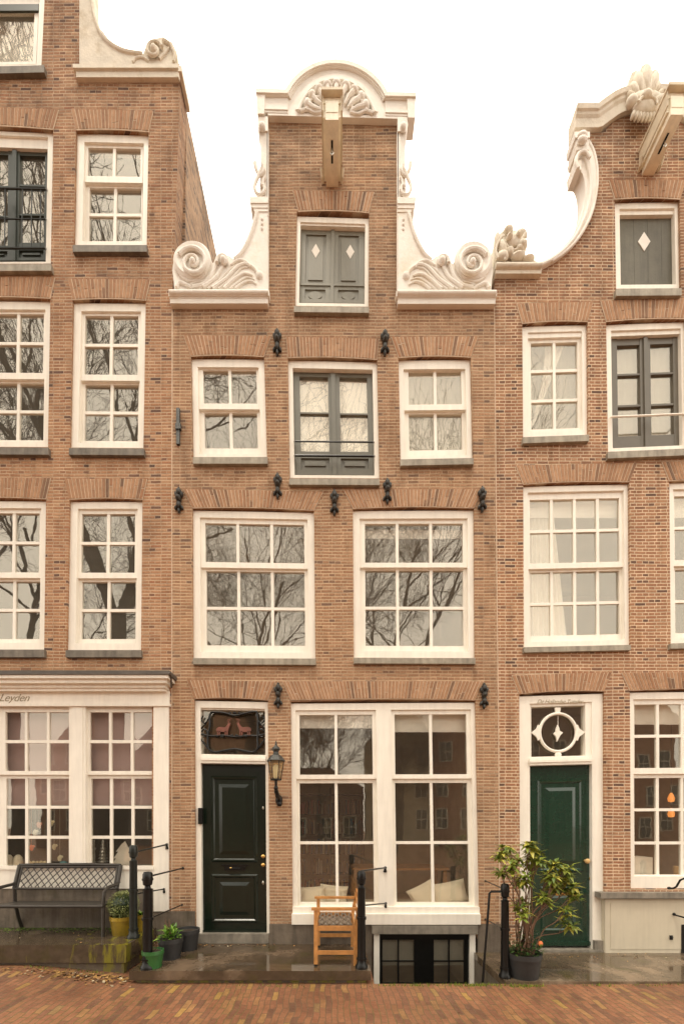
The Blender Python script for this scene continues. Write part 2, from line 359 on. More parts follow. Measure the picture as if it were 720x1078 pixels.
M['moss'] = leaf_mat('moss_green', [(0, (.05, .09, .01)), (.6, (.14, .22, .02)), (1, (.30, .34, .03))], .9)

def wet_stone(name, col, wetr=.12):
    m, nt, b = new_mat(name)
    wet = ramp(nt, [(.36, (0, 0, 0)), (.50, (1, 1, 1))]); nt.links.new(noise(nt, 1.6, 6, rough=.6), wet.inputs[0])
    r = ramp(nt, [(.3, [c * .7 for c in col]), (.7, [c * 1.25 for c in col])]); nt.links.new(noise(nt, 9, 8, rough=.7), r.inputs[0])
    dk = ramp(nt, [(0, (1.2, 1.15, 1.1)), (1, (.55, .52, .48))]); nt.links.new(wet.outputs[0], dk.inputs[0])
    ms = ramp(nt, [(.55, (1, 1, 1)), (.75, (.75, .9, .4))]); nt.links.new(noise(nt, 3.1, 6), ms.inputs[0])
    nt.links.new(mul(nt, mul(nt, r.outputs[0], dk.outputs[0]), ms.outputs[0]), b.inputs['Base Color'])
    mr = N(nt, 'ShaderNodeMapRange'); mr.inputs['To Min'].default_value = .42; mr.inputs['To Max'].default_value = wetr
    nt.links.new(wet.outputs[0], mr.inputs[0]); nt.links.new(mr.outputs[0], b.inputs['Roughness'])
    bp = N(nt, 'ShaderNodeBump'); bp.inputs['Strength'].default_value = .035; bp.inputs['Distance'].default_value = .01
    nt.links.new(noise(nt, 22, 6), bp.inputs['Height']); nt.links.new(bp.outputs[0], b.inputs['Normal'])
    return m
M['slab'] = wet_stone('wet_bluestone', (.135, .098, .066), .06)
M['slab_r'] = wet_stone('wet_grey_slab', (.21, .16, .112), .05)
M['plinth'] = mat('stained_plinth_stone', (.17, .135, .10), .7, var=.3, nscale=4, bump=.3, streak=.35, dirt=(.6, .62, .4))
M['ledge'] = mat('grey_ledge_stone', (.26, .23, .185), .6, var=.3, nscale=6, bump=.2, streak=.3)

def add_lichen(m):
    nt = m.node_tree; b = nt.nodes['Principled BSDF']; src = b.inputs['Base Color'].links[0].from_socket
    g = N(nt, 'ShaderNodeNewGeometry'); sp = N(nt, 'ShaderNodeSeparateXYZ'); nt.links.new(g.outputs['Position'], sp.inputs[0])
    mr = N(nt, 'ShaderNodeMapRange'); mr.inputs['From Min'].default_value = -3.6; mr.inputs['From Max'].default_value = -2.55; mr.inputs['To Max'].default_value = .20; nt.links.new(sp.outputs[0], mr.inputs[0])
    ad = N(nt, 'ShaderNodeMath', operation='ADD'); nt.links.new(noise(nt, 4.5, 6, vec=g.outputs['Position'], sc3=(2.2, 1.5, .5)), ad.inputs[0]); nt.links.new(mr.outputs[0], ad.inputs[1])
    r = ramp(nt, [(.66, (0, 0, 0)), (.76, (.75, .75, .75))]); nt.links.new(ad.outputs[0], r.inputs[0])
    mxx = N(nt, 'ShaderNodeMix', data_type='RGBA'); nt.links.new(r.outputs[0], mxx.inputs[0]); nt.links.new(src, mxx.inputs['A']); mxx.inputs['B'].default_value = (.22, .20, .02, 1)
    nt.links.new(mxx.outputs['Result'], b.inputs['Base Color']); return m
M['slab_moss'] = add_lichen(wet_stone('mossy_bluestone', (.13, .10, .07), .10)); M['plinth_moss'] = add_lichen(mat('mossy_plinth', (.13, .10, .07), .7, var=.3, nscale=4, bump=.3))
def paving_mat():
    m, nt, b = new_mat('clinker_paving')
    tc = N(nt, 'ShaderNodeTexCoord'); sp = N(nt, 'ShaderNodeSeparateXYZ'); nt.links.new(tc.outputs['Object'], sp.inputs[0])
    cb = N(nt, 'ShaderNodeCombineXYZ'); nt.links.new(sp.outputs[1], cb.inputs[0]); nt.links.new(sp.outputs[0], cb.inputs[1])
    wn = N(nt, 'ShaderNodeTexNoise'); wn.inputs['Scale'].default_value = 1.4; wn.inputs['Detail'].default_value = 4; nt.links.new(tc.outputs['Object'], wn.inputs['Vector'])
    wa = N(nt, 'ShaderNodeVectorMath', operation='MULTIPLY_ADD'); wa.inputs[1].default_value = (.22, .16, 0); nt.links.new(wn.outputs['Color'], wa.inputs[0]); nt.links.new(cb.outputs[0], wa.inputs[2])
    br = N(nt, 'ShaderNodeTexBrick'); br.offset = .5; nt.links.new(wa.outputs[0], br.inputs['Vector'])
    br.inputs['Color1'].default_value = (0, 0, 0, 1); br.inputs['Color2'].default_value = (1, 1, 1, 1); br.inputs['Mortar'].default_value = (.3, .3, .3, 1)
    br.inputs['Scale'].default_value = 1; br.inputs['Mortar Size'].default_value = .0045; br.inputs['Mortar Smooth'].default_value = .4
    br.inputs['Brick Width'].default_value = .20; br.inputs['Row Height'].default_value = .063
    r = ramp(nt, [(0, (.17, .09, .06)), (.2, (.25, .115, .07)), (.5, (.31, .15, .085)), (.8, (.27, .12, .07)), (.95, (.34, .19, .09)), (.99, (.40, .25, .08)), (1, (.24, .15, .10))])
    nt.links.new(br.outputs['Color'], r.inputs[0])
    g = ramp(nt, [(.3, (.72, .70, .68)), (.7, (1.12, 1.1, 1.08))]); nt.links.new(noise(nt, 12, 7, rough=.7), g.inputs[0]); out = mul(nt, r.outputs[0], g.outputs[0])
    g2 = ramp(nt, [(.35, (.70, .68, .62)), (.65, (1.1, 1.08, 1.0))]); nt.links.new(noise(nt, .9, 6), g2.inputs[0]); out = mul(nt, out, g2.outputs[0])
    jn = ramp(nt, [(.45, (.14, .09, .05)), (.75, (.13, .13, .03))]); nt.links.new(noise(nt, 1.2, 5), jn.inputs[0])
    mxx = N(nt, 'ShaderNodeMix', data_type='RGBA'); nt.links.new(br.outputs['Fac'], mxx.inputs[0]); nt.links.new(out, mxx.inputs['A']); nt.links.new(jn.outputs[0], mxx.inputs['B'])
    nt.links.new(mxx.outputs['Result'], b.inputs['Base Color']); b.inputs['Roughness'].default_value = .5; b.inputs['Specular IOR Level'].default_value = .35
    bp = N(nt, 'ShaderNodeBump', invert=True); bp.inputs['Strength'].default_value = .6; bp.inputs['Distance'].default_value = .012
    hh = N(nt, 'ShaderNodeMath', operation='ADD'); nt.links.new(br.outputs['Fac'], hh.inputs[0]); nt.links.new(noise(nt, 20, 6), hh.inputs[1])
    nt.links.new(hh.outputs[0], bp.inputs['Height']); nt.links.new(bp.outputs[0], b.inputs['Normal'])
    return m
M['paving'] = paving_mat()

# ------------------------------------------------------------------ the street
def street_z(x):
    if x < -3.6: return .06
    if x < -2.2: return .06 - .13 * (x + 3.6) / 1.4
    if x < 2.6: return -.07
    return -.07 + .02 * min(1, (x - 2.6) / 3)
WX0, WX1, WD = .45, 1.93, 1.07
mb = MB()
xs = [-300, -30, -8, -5, -3.6, -3.1, -2.6, -2.2, -1, 0, WX0, 1.2, WX1, 2.6, 4, 5.6, 8, 30, 300]
ys = [-300, -60, -20, -10, -6, -4, -3, -2, -WD]
for i in range(len(xs) - 1):
    yy = ys + ([.2] if not (WX0 - .01 <= xs[i] and xs[i + 1] <= WX1 + .01) else [])
    for j in range(len(yy) - 1):
        a, b_ = xs[i], xs[i + 1]
        mb.add([(a, yy[j], street_z(a)), (b_, yy[j], street_z(b_)), (b_, yy[j + 1], street_z(b_)), (a, yy[j + 1], street_z(a))], [(0, 1, 2, 3)])
tag(mb.build('street', M['paving']), kind='structure', label='orange and yellow clinker brick paving in front of the houses')
# light well in front of the cellar window
mb = MB()
mb.box(WX0, WX1, -WD, 0, -1.0, -.9); mb.box(WX0 - .08, WX0, -WD, 0.02, -1, -.075); mb.box(WX1, WX1 + .05, -WD, 0.02, -1, -.075); mb.box(WX0 - .08, WX1 + .05, -WD - .08, -WD, -1, -.078)
tag(mb.build('light_well', M['plinth']), kind='structure', label='stone light well sunk into the paving before the cellar window')

# ------------------------------------------------------------------ windows
def warp_of(q):
    """q: TLx,TLy,TRx,TRy,BLx,BLy,BRx,BRy ; base rectangle is TL..(TRx, BLy)"""
    x0, y0, x1, y1 = q[0], q[1], q[2], q[5]
    def wp(x, y):
        u = (x - x0) / (x1 - x0); v = (y - y0) / (y1 - y0)
        X = (1 - v) * ((1 - u) * q[0] + u * q[2]) + v * ((1 - u) * q[4] + u * q[6])
        Y = (1 - v) * ((1 - u) * q[1] + u * q[3]) + v * ((1 - u) * q[5] + u * q[7])
        return X, Y
    return wp
def glass_panes(mb, rects, Y, wp):
    for (x0, y0, x1, y1) in rects:
        c = [wp(x0, y1), wp(x1, y1), wp(x1, y0), wp(x0, y0)]
        c = [PX(a, b, Y) for a, b in c]; tx, tz = rnd.uniform(-.006, .006), rnd.uniform(-.006, .006)
        w_, h_ = c[1][0] - c[0][0], c[2][1] - c[1][1]
        o = [(-1, -1), (1, -1), (1, 1), (-1, 1)]
        vs = [(p[0], Y + s[0] * tx * w_ + s[1] * tz * h_, p[1]) for p, s in zip(c, o)]
        vb = [(x, y + .004, z) for x, y, z in vs]
        mb.add(vs + vb, [(0, 1, 2, 3), (7, 6, 5, 4), (0, 4, 5, 1), (1, 5, 6, 2), (2, 6, 7, 3), (3, 7, 4, 0)])
def sash_into(mb, outer, glass, cols, rows, yf, yb, wp, mw=3.0, mh=3.0):
    x0, y0, x1, y1 = outer; g0, h0, g1, h1 = glass
    mb.pbox(x0, y0, g0, y1, yf, yb, wp); mb.pbox(g1, y0, x1, y1, yf, yb, wp)
    mb.pbox(g0, y0, g1, h0, yf, yb, wp); mb.pbox(g0, h1, g1, y1, yf, yb, wp)
    cw = (g1 - g0 - mw * (cols - 1)) / cols; rh = (h1 - h0 - mh * (rows - 1)) / rows; rects = []
    for i in range(1, cols): mb.pbox(g0 + i * cw + (i - 1) * mw, h0, g0 + i * (cw + mw), h1, yf + .004, yb - .002, wp)
    for j in range(1, rows):
        for i in range(cols): mb.pbox(g0 + i * (cw + mw), h0 + j * rh + (j - 1) * mh, g0 + i * (cw + mw) + cw, h0 + j * (rh + mh), yf + .007, yb - .004, wp)
    for i in range(cols):
        for j in range(rows): rects.append((g0 + i * (cw + mw) - .6, h0 + j * (rh + mh) - .6, g0 + i * (cw + mw) + cw + .6, h0 + j * (rh + mh) + rh + .6))
    return rects
YC = .035
def casing_into(mb, q, cas, wp, yf=YC, yb=.15):
    x0, y0, x1, y1 = q[0], q[1], q[2], q[5]; l, t, r, b = cas
    mb.pbox(x0, y0, x0 + l, y1, yf, yb, wp); mb.pbox(x1 - r, y0, x1, y1, yf, yb, wp)
    mb.pbox(x0 + l, y0, x1 - r, y0 + t, yf, yb, wp)
    if b: mb.pbox(x0 + l, y1 - b, x1 - r, y1, yf, yb, wp)
def sill_of(parent, q, s, mt='sill', d=.05):
    mb = MB(); x0, y0, x1, y1 = s
    sl_ = (q[7] - q[5]) / max(1, (q[6] - q[4]))
    wp = lambda x, y: (x, y + sl_ * (x - q[4]))
    mb.pbox(x0, y0, x1, y1, -d, .10, wp)
    return mb.build('sill', M[mt], parent)
def hole_of(q, top=3.0, bot=None, pad=.6):
    yb = q[5] if bot is None else bot
    n = 8; pts = [(q[4] - pad * 0, yb), (q[6], (q[7] if bot is None else bot)), ]
    for i in range(n + 1):
        u = 1 - i / n; x = q[0] + (q[2] - q[0]) * u; y = q[1] + (q[3] - q[1]) * u
        pts.append((x, y - top - 1.6 * math.sin(math.pi * u)))
    return [PX(*p) for p in pts]
def arch_into(mb, x0, x1, yb, h, slope=0.0, flare=8, camber=1.6, pitch=3.35):
    n = max(6, int((x1 - x0) / pitch)); cx = (x0 + x1) / 2
    for i in range(n):
        u0, u1 = i / n, (i + 1) / n
        def pt(u, v):   # v 0 bottom, 1 top
            xb = x0 + (x1 - x0) * u; xt = (x0 - flare) + (x1 - x0 + 2 * flare) * u
            x = xb + (xt - xb) * v; y = yb - camber * math.sin(math.pi * u) * (1 - v) - h * v + slope * (x - cx)
            return PX(x, y)
        e = .42 / (x1 - x0)
        sp0 = rnd.uniform(.3, .7); cuts = [(0.02, .98)] if rnd.random() < .72 else [(0.02, sp0 - .02), (sp0 + .02, .98)]
        for a, b in cuts:
            j = rnd.uniform(-.012, .012)
            c = [pt(u0 + e, a + (j if a > .1 else 0)), pt(u1 - e, a + (j if a > .1 else 0)), pt(u1 - e, b + (j if b < .9 else 0)), pt(u0 + e, b + (j if b < .9 else 0))]
            yf = -.009 - rnd.uniform(0, .003)
            v = [(p[0], yf, p[1]) for p in c] + [(p[0], 0.0, p[1]) for p in c]
            t = rnd.random() if rnd.random() > .04 else 0.03
            mb.add(v, [(0, 1, 2, 3), (0, 4, 5, 1), (1, 5, 6, 2), (2, 6, 7, 3), (3, 7, 4, 0)], t)
    return [PX(x0 - .5, yb + slope * (x0 - cx)), PX(x1 + .5, yb + slope * (x1 - cx)), PX(x1 + flare + 1, yb - h - 1 + slope * (x1 - cx)), PX(x0 - flare - 1, yb - h - 1 + slope * (x0 - cx))]
def add_arch(house, x0, x1, yb, h=21, slope=0.0, flare=8):
    mb = MB(); arch_into(mb, x0, x1, yb, h, slope, flare); o = mb.build('brick_arch', M['arch'], house, tone=True)
    mb = MB(); n = 10; pts = []
    cx = (x0 + x1) / 2
    for i in range(n + 1):
        u = i / n; x = x0 + (x1 - x0) * u; pts.append((x, yb - 1.6 * math.sin(math.pi * u) + slope * (x - cx)))
    pts += [(x1 + flare, yb - h + slope * (x1 - cx)), (x0 - flare, yb - h + slope * (x0 - cx))]
    mb.ppoly(pts, -.0065, 0.0); mb.build('mortar_bed', M['mortar'], o)

def window(house, q, cas, sashes, sill, frame='white', glass='glass', holes=None, top=3.0, arch=None, casing='white', sillm='sill', rim=2.0):
    """sashes: list of (outer, glass, cols, rows, depth)"""
    wp = warp_of(q)
    mb = MB(); casing_into(mb, q, cas, wp); o = mb.build('window', M[casing], house)
    gm = MB()
    for (outer, g, c, r, dp) in sashes:
        mb = MB(); rects = sash_into(mb, outer, g, c, r, dp, dp + .045, wp); mb.build('sash', M[frame], o)
        glass_panes(gm, rects, dp + .022, wp)
    gm.build('pane', M[glass], o)
    if sill: sill_of(o, q, sill, sillm)
    if holes is not None: holes.append(hole_of(q, top))
    if arch: add_arch(house, q[0] - arch.get('l', 0), q[2] + arch.get('r', 0), (q[1] + q[3]) / 2 - top, arch.get('h', 21), (q[3] - q[1]) / (q[2] - q[0]), arch.get('f', 8))
    return o
def two_sash(q, cas, ug, lg, uc, ur, lc, lr):
    """usual pair: upper sash in front, lower sash behind it"""
    x0, y0, x1, y1 = q[0], q[1], q[2], q[5]; l, t, r, b = cas
    ym = (ug[3] + lg[1]) / 2 + 1.0
    return [((x0 + l, y0 + t, x1 - r, ym), ug, uc, ur, .062), ((x0 + l, ym, x1 - r, y1 - b), lg, lc, lr, .098)]
def q4(x0, y0, x1, y1, dx=0, dtr=0, dbr=0): return (x0, y0, x1, y0 + dtr, x0 + dx, y1, x1 + dx, y1 + dbr)

def double_door(house, q, cas, leafs, mt, guard=None, holes=None, top=3, arch=None, sill=None, glass='glass', frame_extra=None, casing='white', dpt=.09, dividers=True):
    wp = warp_of(q); mb = MB(); casing_into(mb, q, cas, wp); o = mb.build('window', M[casing], house)
    gm = MB(); mb = MB()
    for (outer, glasses, panels) in leafs:
        x0, y0, x1, y1 = outer; gx0, gx1 = glasses[0][0], glasses[0][2]
        mb.pbox(x0, y0, gx0, y1, dpt, dpt + .05, wp); mb.pbox(gx1, y0, x1, y1, dpt, dpt + .05, wp)
        ys_ = sorted(list(glasses) + list(panels), key=lambda r: r[1]); cur = y0
        for r in ys_:
            mb.pbox(gx0, cur, gx1, r[1], dpt + .004, dpt + .05, wp); cur = r[3]
        mb.pbox(gx0, cur, gx1, y1, dpt + .004, dpt + .05, wp)
        for r in panels:
            mb.pbox(gx0, r[1], gx1, r[3], dpt + .026, dpt + .045, wp); mb.pbox(gx0 + 4, r[1] + 3, gx1 - 4, r[3] - 3, dpt + .012, dpt + .03, wp)
        glass_panes(gm, [(r[0] - .5, r[1] - .5, r[2] + .5, r[3] + .5) for r in glasses], dpt + .03, wp)
    a = leafs[0][0]; b = leafs[1][0]
    mb.pbox(a[2] - 1.5, a[1], b[0] + 1.5, a[3], dpt - .02, dpt + .002, wp)
    mb.pbox(a[0], a[1] - 4, b[2], a[1], dpt + .0, dpt + .05, wp)
    mb.build('double_door', M[mt], o); gm.build('pane', M[glass], o)
    if sill: sill_of(o, q, sill)
    if guard:
        mb = MB(); gx0, gx1, bars, ym, vert = guard
        for (yy, rr) in bars:
            p0, p1 = wp(gx0, yy), wp(gx1, yy); mb.tube([P3(p0[0], p0[1], .05), P3(p0[0] + 1, p0[1], -.02), P3(p1[0] - 1, p1[1], -.02), P3(p1[0], p1[1], .05)], rr, 6)
        for vx in vert:
            p0, p1 = wp(vx, bars[0][0]), wp(vx, bars[-1][0]); mb.tube([P3(*p0, -.02), P3(*p1, -.02)], .007, 6)
        mb.build('window_guard', M[ym], o, smooth=True)
    if holes is not None: holes.append(hole_of(q, top))
    if arch: add_arch(house, q[0], q[2], (q[1] + q[3]) / 2 - top, arch.get('h', 21), (q[3] - q[1]) / (q[2] - q[0]), arch.get('f', 8))
    return o

def room(house, x0, x1, floors, depth=3.2, yf=.26, mt='room'):
    """plain rooms behind the windows: floor, ceiling, side and back walls of each storey"""
    mb = MB(); t = .04
    for z0, z1 in floors:
        mb.box(x0, x0 + t, yf, depth, z0, z1); mb.box(x1 - t, x1, yf, depth, z0, z1)
        mb.box(x0 + t, x1 - t, depth, depth + t, z0, z1); mb.box(x0 + t, x1 - t, yf, depth, z0 - t, z0); mb.box(x0 + t, x1 - t, yf, depth, z1, z1 + t)
    mb.build('interior', M[mt], house)

def ring_px(mb, cx, cy, r0, r1, a0, a1, yf, yb, n=28, skew=0.0):
    pts = []
    for i in range(n + 1):
        a = R(a0 + (a1 - a0) * i / n); pts.append((cx + r1 * math.cos(a), cy - r1 * math.sin(a) + skew * r1 * math.cos(a)))
    for i in range(n, -1, -1):
        a = R(a0 + (a1 - a0) * i / n); pts.append((cx + r0 * math.cos(a), cy - r0 * math.sin(a) + skew * r0 * math.cos(a)))
    mb.ppoly(pts, yf, yb)
def spiral(mb, c, r0, turns, Y, mp, rt=3.0, a0=0, dirn=1, n=40):
    pts = []; rr = []
    for i in range(n + 1):
        u = i / n; r = r0 * (1 - u * .82); a = R(a0) + dirn * u * turns * 2 * math.pi
        q = mp(c[0] + r * math.cos(a), c[1] - r * math.sin(a)); pts.append(P3(q[0], q[1], Y)); rr.append(rt * (1 - .45 * u) / SC)
    mb.tube(pts, [r_ * .8 for r_ in rr], 8, flat=1.0); q = mp(*c); p = P3(q[0], q[1], Y); mb.ball(p, 3.6 / SC, .05, 3.6 / SC, 10)
def smooth_path(pts, k=6):
    out = []; n = len(pts)
    for i in range(n - 1):
        p0, p1, p2, p3 = pts[max(i - 1, 0)], pts[i], pts[i + 1], pts[min(i + 2, n - 1)]
        for j in range(k):
            t = j / k
            out.append(tuple(.5 * (2 * p1[c] + (p2[c] - p0[c]) * t + (2 * p0[c] - 5 * p1[c] + 4 * p2[c] - p3[c]) * t * t + (3 * p1[c] - p0[c] - 3 * p2[c] + p3[c]) * t ** 3) for c in range(len(p1))))
    out.append(tuple(pts[-1])); return out
def ridge(mb, pts, Y, r0, r1, mp, flat=1.0):
    s = smooth_path([mp(*p) for p in pts], 5); m = len(s)
    mb.tube([P3(p[0], p[1], Y) for p in s], [max(.3, (r0 + (r1 - r0) * i / (m - 1)) * .72) / SC for i in range(m)], 8, flat=flat)

# ==================================================================  MIDDLE HOUSE
XM = PX(351, 0)[0]
HM = empty('canal_house', (XM, 0, 0), 'narrow tan brick house in the middle with a neck gable, rounded pediment and white scrolls', 'house')
hM = []
# attic shutters
q = (312.5, 227.5, 388.5, 230, 310.5, 321.5, 388, 322.5); wp = warp_of(q)
mb = MB(); casing_into(mb, q, (4.0, 5.5, 4.0, 3), wp); win = mb.build('window', M['white'], HM); hM.append(hole_of(q, 5)); sill_of(win, q, (309.5, 322, 388.5, 328), 'sill')
mb = MB(); mb.pbox(316.5, 233, 384.5, 236.5, .05, .12, wp); mb.build('lintel_board', M['white'], win)
mb = MB()
for x0, x1 in ((317, 350.2), (351.2, 384.5)):
    mb.pbox(x0, 238, x1, 318, .11, .14, wp)
    # raised stiles and rails round two sunk panels
    mb.pbox(x0, 238, x0 + 5.5, 318, .095, .112, wp); mb.pbox(x1 - 6.5, 238, x1, 318, .095, .112, wp)
    mb.pbox(x0 + 5.5, 238, x1 - 6.5, 246, .096, .112, wp); mb.pbox(x0 + 5.5, 297, x1 - 6.5, 304, .096, .112, wp); mb.pbox(x0 + 5.5, 314, x1 - 6.5, 318, .096, .112, wp)
    mb.pbox(x0 + 8.5, 249, x1 - 9.5, 294, .100, .112, wp)
    cx = (x0 + x1) / 2 - .5
    mb.ppoly([wp(cx + 7 * math.cos(a), 310 + 4.2 * math.sin(a)) for a in [math.pi * 2 * k / 16 for k in range(16)]], .103, .112)
mb.pbox(349, 237, 352.4, 318, .082, .10, wp); mb.pbox(317, 297.5, 384.5, 299.5, .085, .10, wp)
sh = mb.build('shutter', M['greyg'], win)
mb = MB()
for cx in (333, 369): mb.ppoly([wp(cx - 4.3, 263), wp(cx, 270.5), wp(cx + 4.3, 263), wp(cx, 255.5)], .096, .104)
mb.build('diamond_opening', M['curtain'], sh)
add_arch(HM, 314, 388, 223, 22, .02, 6)
# second floor windows
q = (201, 378, 278, 378.5, 203, 482, 281, 482)
window(HM, q, (7, 8, 6, 4), two_sash(q, (7, 8, 6, 4), (213.5, 389.5, 269.5, 424.5), (214, 434.5, 269, 472), 2, 1, 2, 1), (203, 481, 281.5, 488), holes=hM, arch={'h': 22})
q = (419.5, 379.5, 495.5, 379, 421.5, 484, 498, 482.5)
window(HM, q, (5, 9, 6, 4), two_sash(q, (5, 9, 6, 4), (429.5, 391, 485, 426), (429, 436, 484.5, 474.5), 2, 1, 2, 1), (421.5, 483.5, 498.5, 490), holes=hM, arch={'h': 22})
q = (303, 379.5, 397, 381.5, 305, 503, 399.5, 503.5)
def colx(a, b): return a, b
double_door(HM, q, (5, 7.5, 5, 3), [((308, 392, 349.5, 499.5), [(315, 396, 345, 433.5), (315, 435, 345, 475)], [(315, 482, 345, 493)]),
    ((351, 392, 391.5, 499.5), [(357, 396, 386, 434), (357, 435.5, 386, 475)], [(357, 482, 386, 493)])], 'greyd',
    guard=(308.5, 392, [(464.5, .010), (479.5, .014)], 'iron', []), holes=hM, arch={'h': 22, 'f': 2}, sill=(304.5, 503.5, 399.5, 510))
# first floor windows
q = (202.5, 537.5, 330.5, 540, 203, 693.5, 332, 694)
window(HM, q, (8, 7, 7, 7), two_sash(q, (8, 7, 7, 7), (216, 550.5, 320, 591.5), (217, 601, 320, 679.5), 3, 1, 3, 2), (203, 693, 332.5, 699.5), holes=hM, top=2.5, arch={'h': 20, 'f': 10})
q = (371.5, 538, 499, 537.5, 372.5, 692.5, 500, 693)
window(HM, q, (7, 8, 7, 7), two_sash(q, (7, 8, 7, 7), (384, 551.5, 487, 592.5), (384, 600.5, 487, 680), 3, 1, 3, 2), (372.5, 692.5, 500.5, 698.5), holes=hM, top=2.5, arch={'h': 20, 'f': 10})
# ground floor double window
q = (306, 741, 500.5, 740, 308, 963, 505, 963); wp = warp_of(q)
mb = MB(); casing_into(mb, q, (5, 7, 5, 8), wp); mb.pbox(395.5, 748, 411.5, 955, YC + .001, .15, wp); win = mb.build('window', M['white'], HM)
gm = MB()
for (a, b, g0, g1) in ((311, 395.5, 315, 391.5), (411.5, 495.5, 415, 490.5)):
    mb = MB(); r = sash_into(mb, (a, 748, b, 820.5), (g0, 753, g1, 816), 2, 1, .062, .105, wp); mb.build('sash', M['white'], win); glass_panes(gm, r, .085, wp)
    mb = MB(); r = sash_into(mb, (a, 820.5, b, 955), (g0 - .5, 825, g1 - .5, 950.5), 2, 2, .098, .14, wp); mb.build('sash', M['white'], win); glass_panes(gm, r, .12, wp)
gm.build('pane', M['glass_hi'], win); hM.append(hole_of(q, 2)); add_arch(HM, 306, 500, 737.5, 20, 0, 9)
mb = MB(); mb.pbox(307, 963, 506, 974, -.05, .10); mb.pbox(308, 955.5, 505, 963, .0, .034, None); mb.build('sill', M['white'], win)
mb = MB(); mb.pbox(391.5, 975.5, 503, 984, -.07, -.004); mb.build('stone_lintel', M['ledge'], HM)
# cellar window
q = (393.5, 984, 500.5, 984, 393.5, 1062, 500.5, 1062)
mb = MB(); mb.pbox(393.5, 984, 399.5, 1062, -.012, .12); mb.pbox(494.5, 984, 500.5, 1062, -.012, .12); mb.pbox(393.5, 1058, 500.5, 1062, -.01, .12); win = mb.build('window', M['white'], HM)
mb = MB(); wp0 = lambda x, y: (x, y); gm = MB()
mb.pbox(399.5, 984, 494.5, 989, .02, .1); mb.pbox(436.5, 989, 453.5, 1062, .02, .1)
for a, b in ((399.5, 436.5), (453.5, 494.5)):
    g0 = a + 3.2 if a < 420 else 453.5 + .8; r = sash_into(mb, (a, 989, b, 1062), (a + 3, 990, b - (.5 if a < 420 else 6), 1058), 2, 3, .035, .07, wp0, 1.6, 1.4); glass_panes(gm, r, .05, wp0)
mb.build('sash', M['iron'], win); gm.build('pane', M['glass_cellar'], win); hM.append([PX(393.5, 1062), PX(500.5, 1062), PX(500.5, 984), PX(393.5, 984)])

# panelled doors
def bevel_panel(mb, x0, y0, x1, y1, Y, wp, b=4.0, h=.02):
    """raised moulding ring round a fielded panel"""
    def P(x, y, dep): a, c = wp(x, y); X, Z = PX(a, c, Y); return (X, Y - dep, Z)
    rings = [(0, 0), (b * .35, h), (b * .7, h * .9), (b, 0.002), (b * 2.1, .002), (b * 3.0, h * .8)]
    v = []
    for ins, dep in rings: v += [P(x0 + ins, y1 - ins, dep), P(x1 - ins, y1 - ins, dep), P(x1 - ins, y0 + ins, dep), P(x0 + ins, y0 + ins, dep)]
    fs = []
    for i in range(len(rings) - 1):
        for k in range(4): fs.append((i * 4 + k, i * 4 + (k + 1) % 4, (i + 1) * 4 + (k + 1) % 4, (i + 1) * 4 + k))
    m = (len(rings) - 1) * 4; fs.append((m, m + 1, m + 2, m + 3)); mb.add(v, fs)
def front_door(house, q, cas, transom, bar, leaf, panels, mt, holes, top, archh, base_y):
    wp = warp_of(q); mb = MB(); casing_into(mb, q, (cas[0], cas[1], cas[2], 0), wp, yb=.2)
    l = q[0] + cas[0]; r = q[2] - cas[2]
    mb.pbox(l, bar[0], r, bar[1], YC - .03, .2, wp); mb.pbox(l, bar[0] + 2, r, bar[1] - 3, YC - .045, .1, wp)
    if transom:
        mb.pbox(l, q[1] + cas[1], transom[0], bar[0], .06, .15, wp); mb.pbox(transom[2], q[1] + cas[1], r, bar[0], .06, .15, wp)
        mb.pbox(transom[0], q[1] + cas[1], transom[2], transom[1], .06, .15, wp); mb.pbox(transom[0], transom[3], transom[2], bar[0], .06, .15, wp)
    fr = mb.build('door_frame', M['white'], house)
    gm = MB(); glass_panes(gm, [(transom[0] - .5, transom[1] - .5, transom[2] + .5, transom[3] + .5)], .11, wp); gm.build('transom_pane', M['glass_hi'], fr)
    mb = MB(); mb.pbox(leaf[0], leaf[1], leaf[2], leaf[3], .10, .15, wp)
    for p in panels: bevel_panel(mb, *p, .10, wp)
    mb.pbox(leaf[0], leaf[3] - 5, leaf[2], leaf[3] - 1, .075, .10, wp)
    dr = mb.build('door', M[mt], house)
    holes.append(hole_of(q, top, base_y))
    add_arch(house, q[0], q[2], (q[1] + q[3]) / 2 - top, archh, (q[3] - q[1]) / (q[2] - q[0]), 8)
    return fr, dr
qd = (204.5, 738, 282, 739.5, 206, 985, 284, 985)
fr, dr = front_door(HM, qd, (6.5, 7, 3), (210.5, 747, 279.5, 794), (795.5, 803.5), (211, 803.5, 279, 985), [(221.5, 817, 270, 908), (221.5, 920.5, 270, 972)], 'blackdoor', hM, 2, 20, 985)
wp = warp_of(qd)
mb = MB(); mb.pbox(206.5, 984, 283, 994, -.02, .2); mb.build('threshold', M['ledge'], HM)
mb = MB(); mb.pbox(232, 910.5, 260, 912, .085, .10, wp); mb.pbox(235, 912.5, 257, 916.5, .088, .10, wp); mb.tube([P3(240, 914.5, .07), P3(252, 914.5, .07)], .009, 8)
mb.build('letter_plate', M['iron'], dr)
mb = MB(); mb.ball(P3(243, 914.3, .075), .022, .015, .013)
for yy in (902, 911): mb.lathe(P3(277, yy, .05), [(.012, .05), (.012, .02), (.024, .012), (.026, -.005), (.012, -.014)], 12, 'y')
mb.build('knob', M['brass'], dr, smooth=True)
mb = MB(); mb.ball(P3(277, 930, .08), .016, .014, .03); mb.ball(P3(277, 851, .08), .013, .014, .024); mb.build('escutcheon', M['steel'], dr, smooth=True)
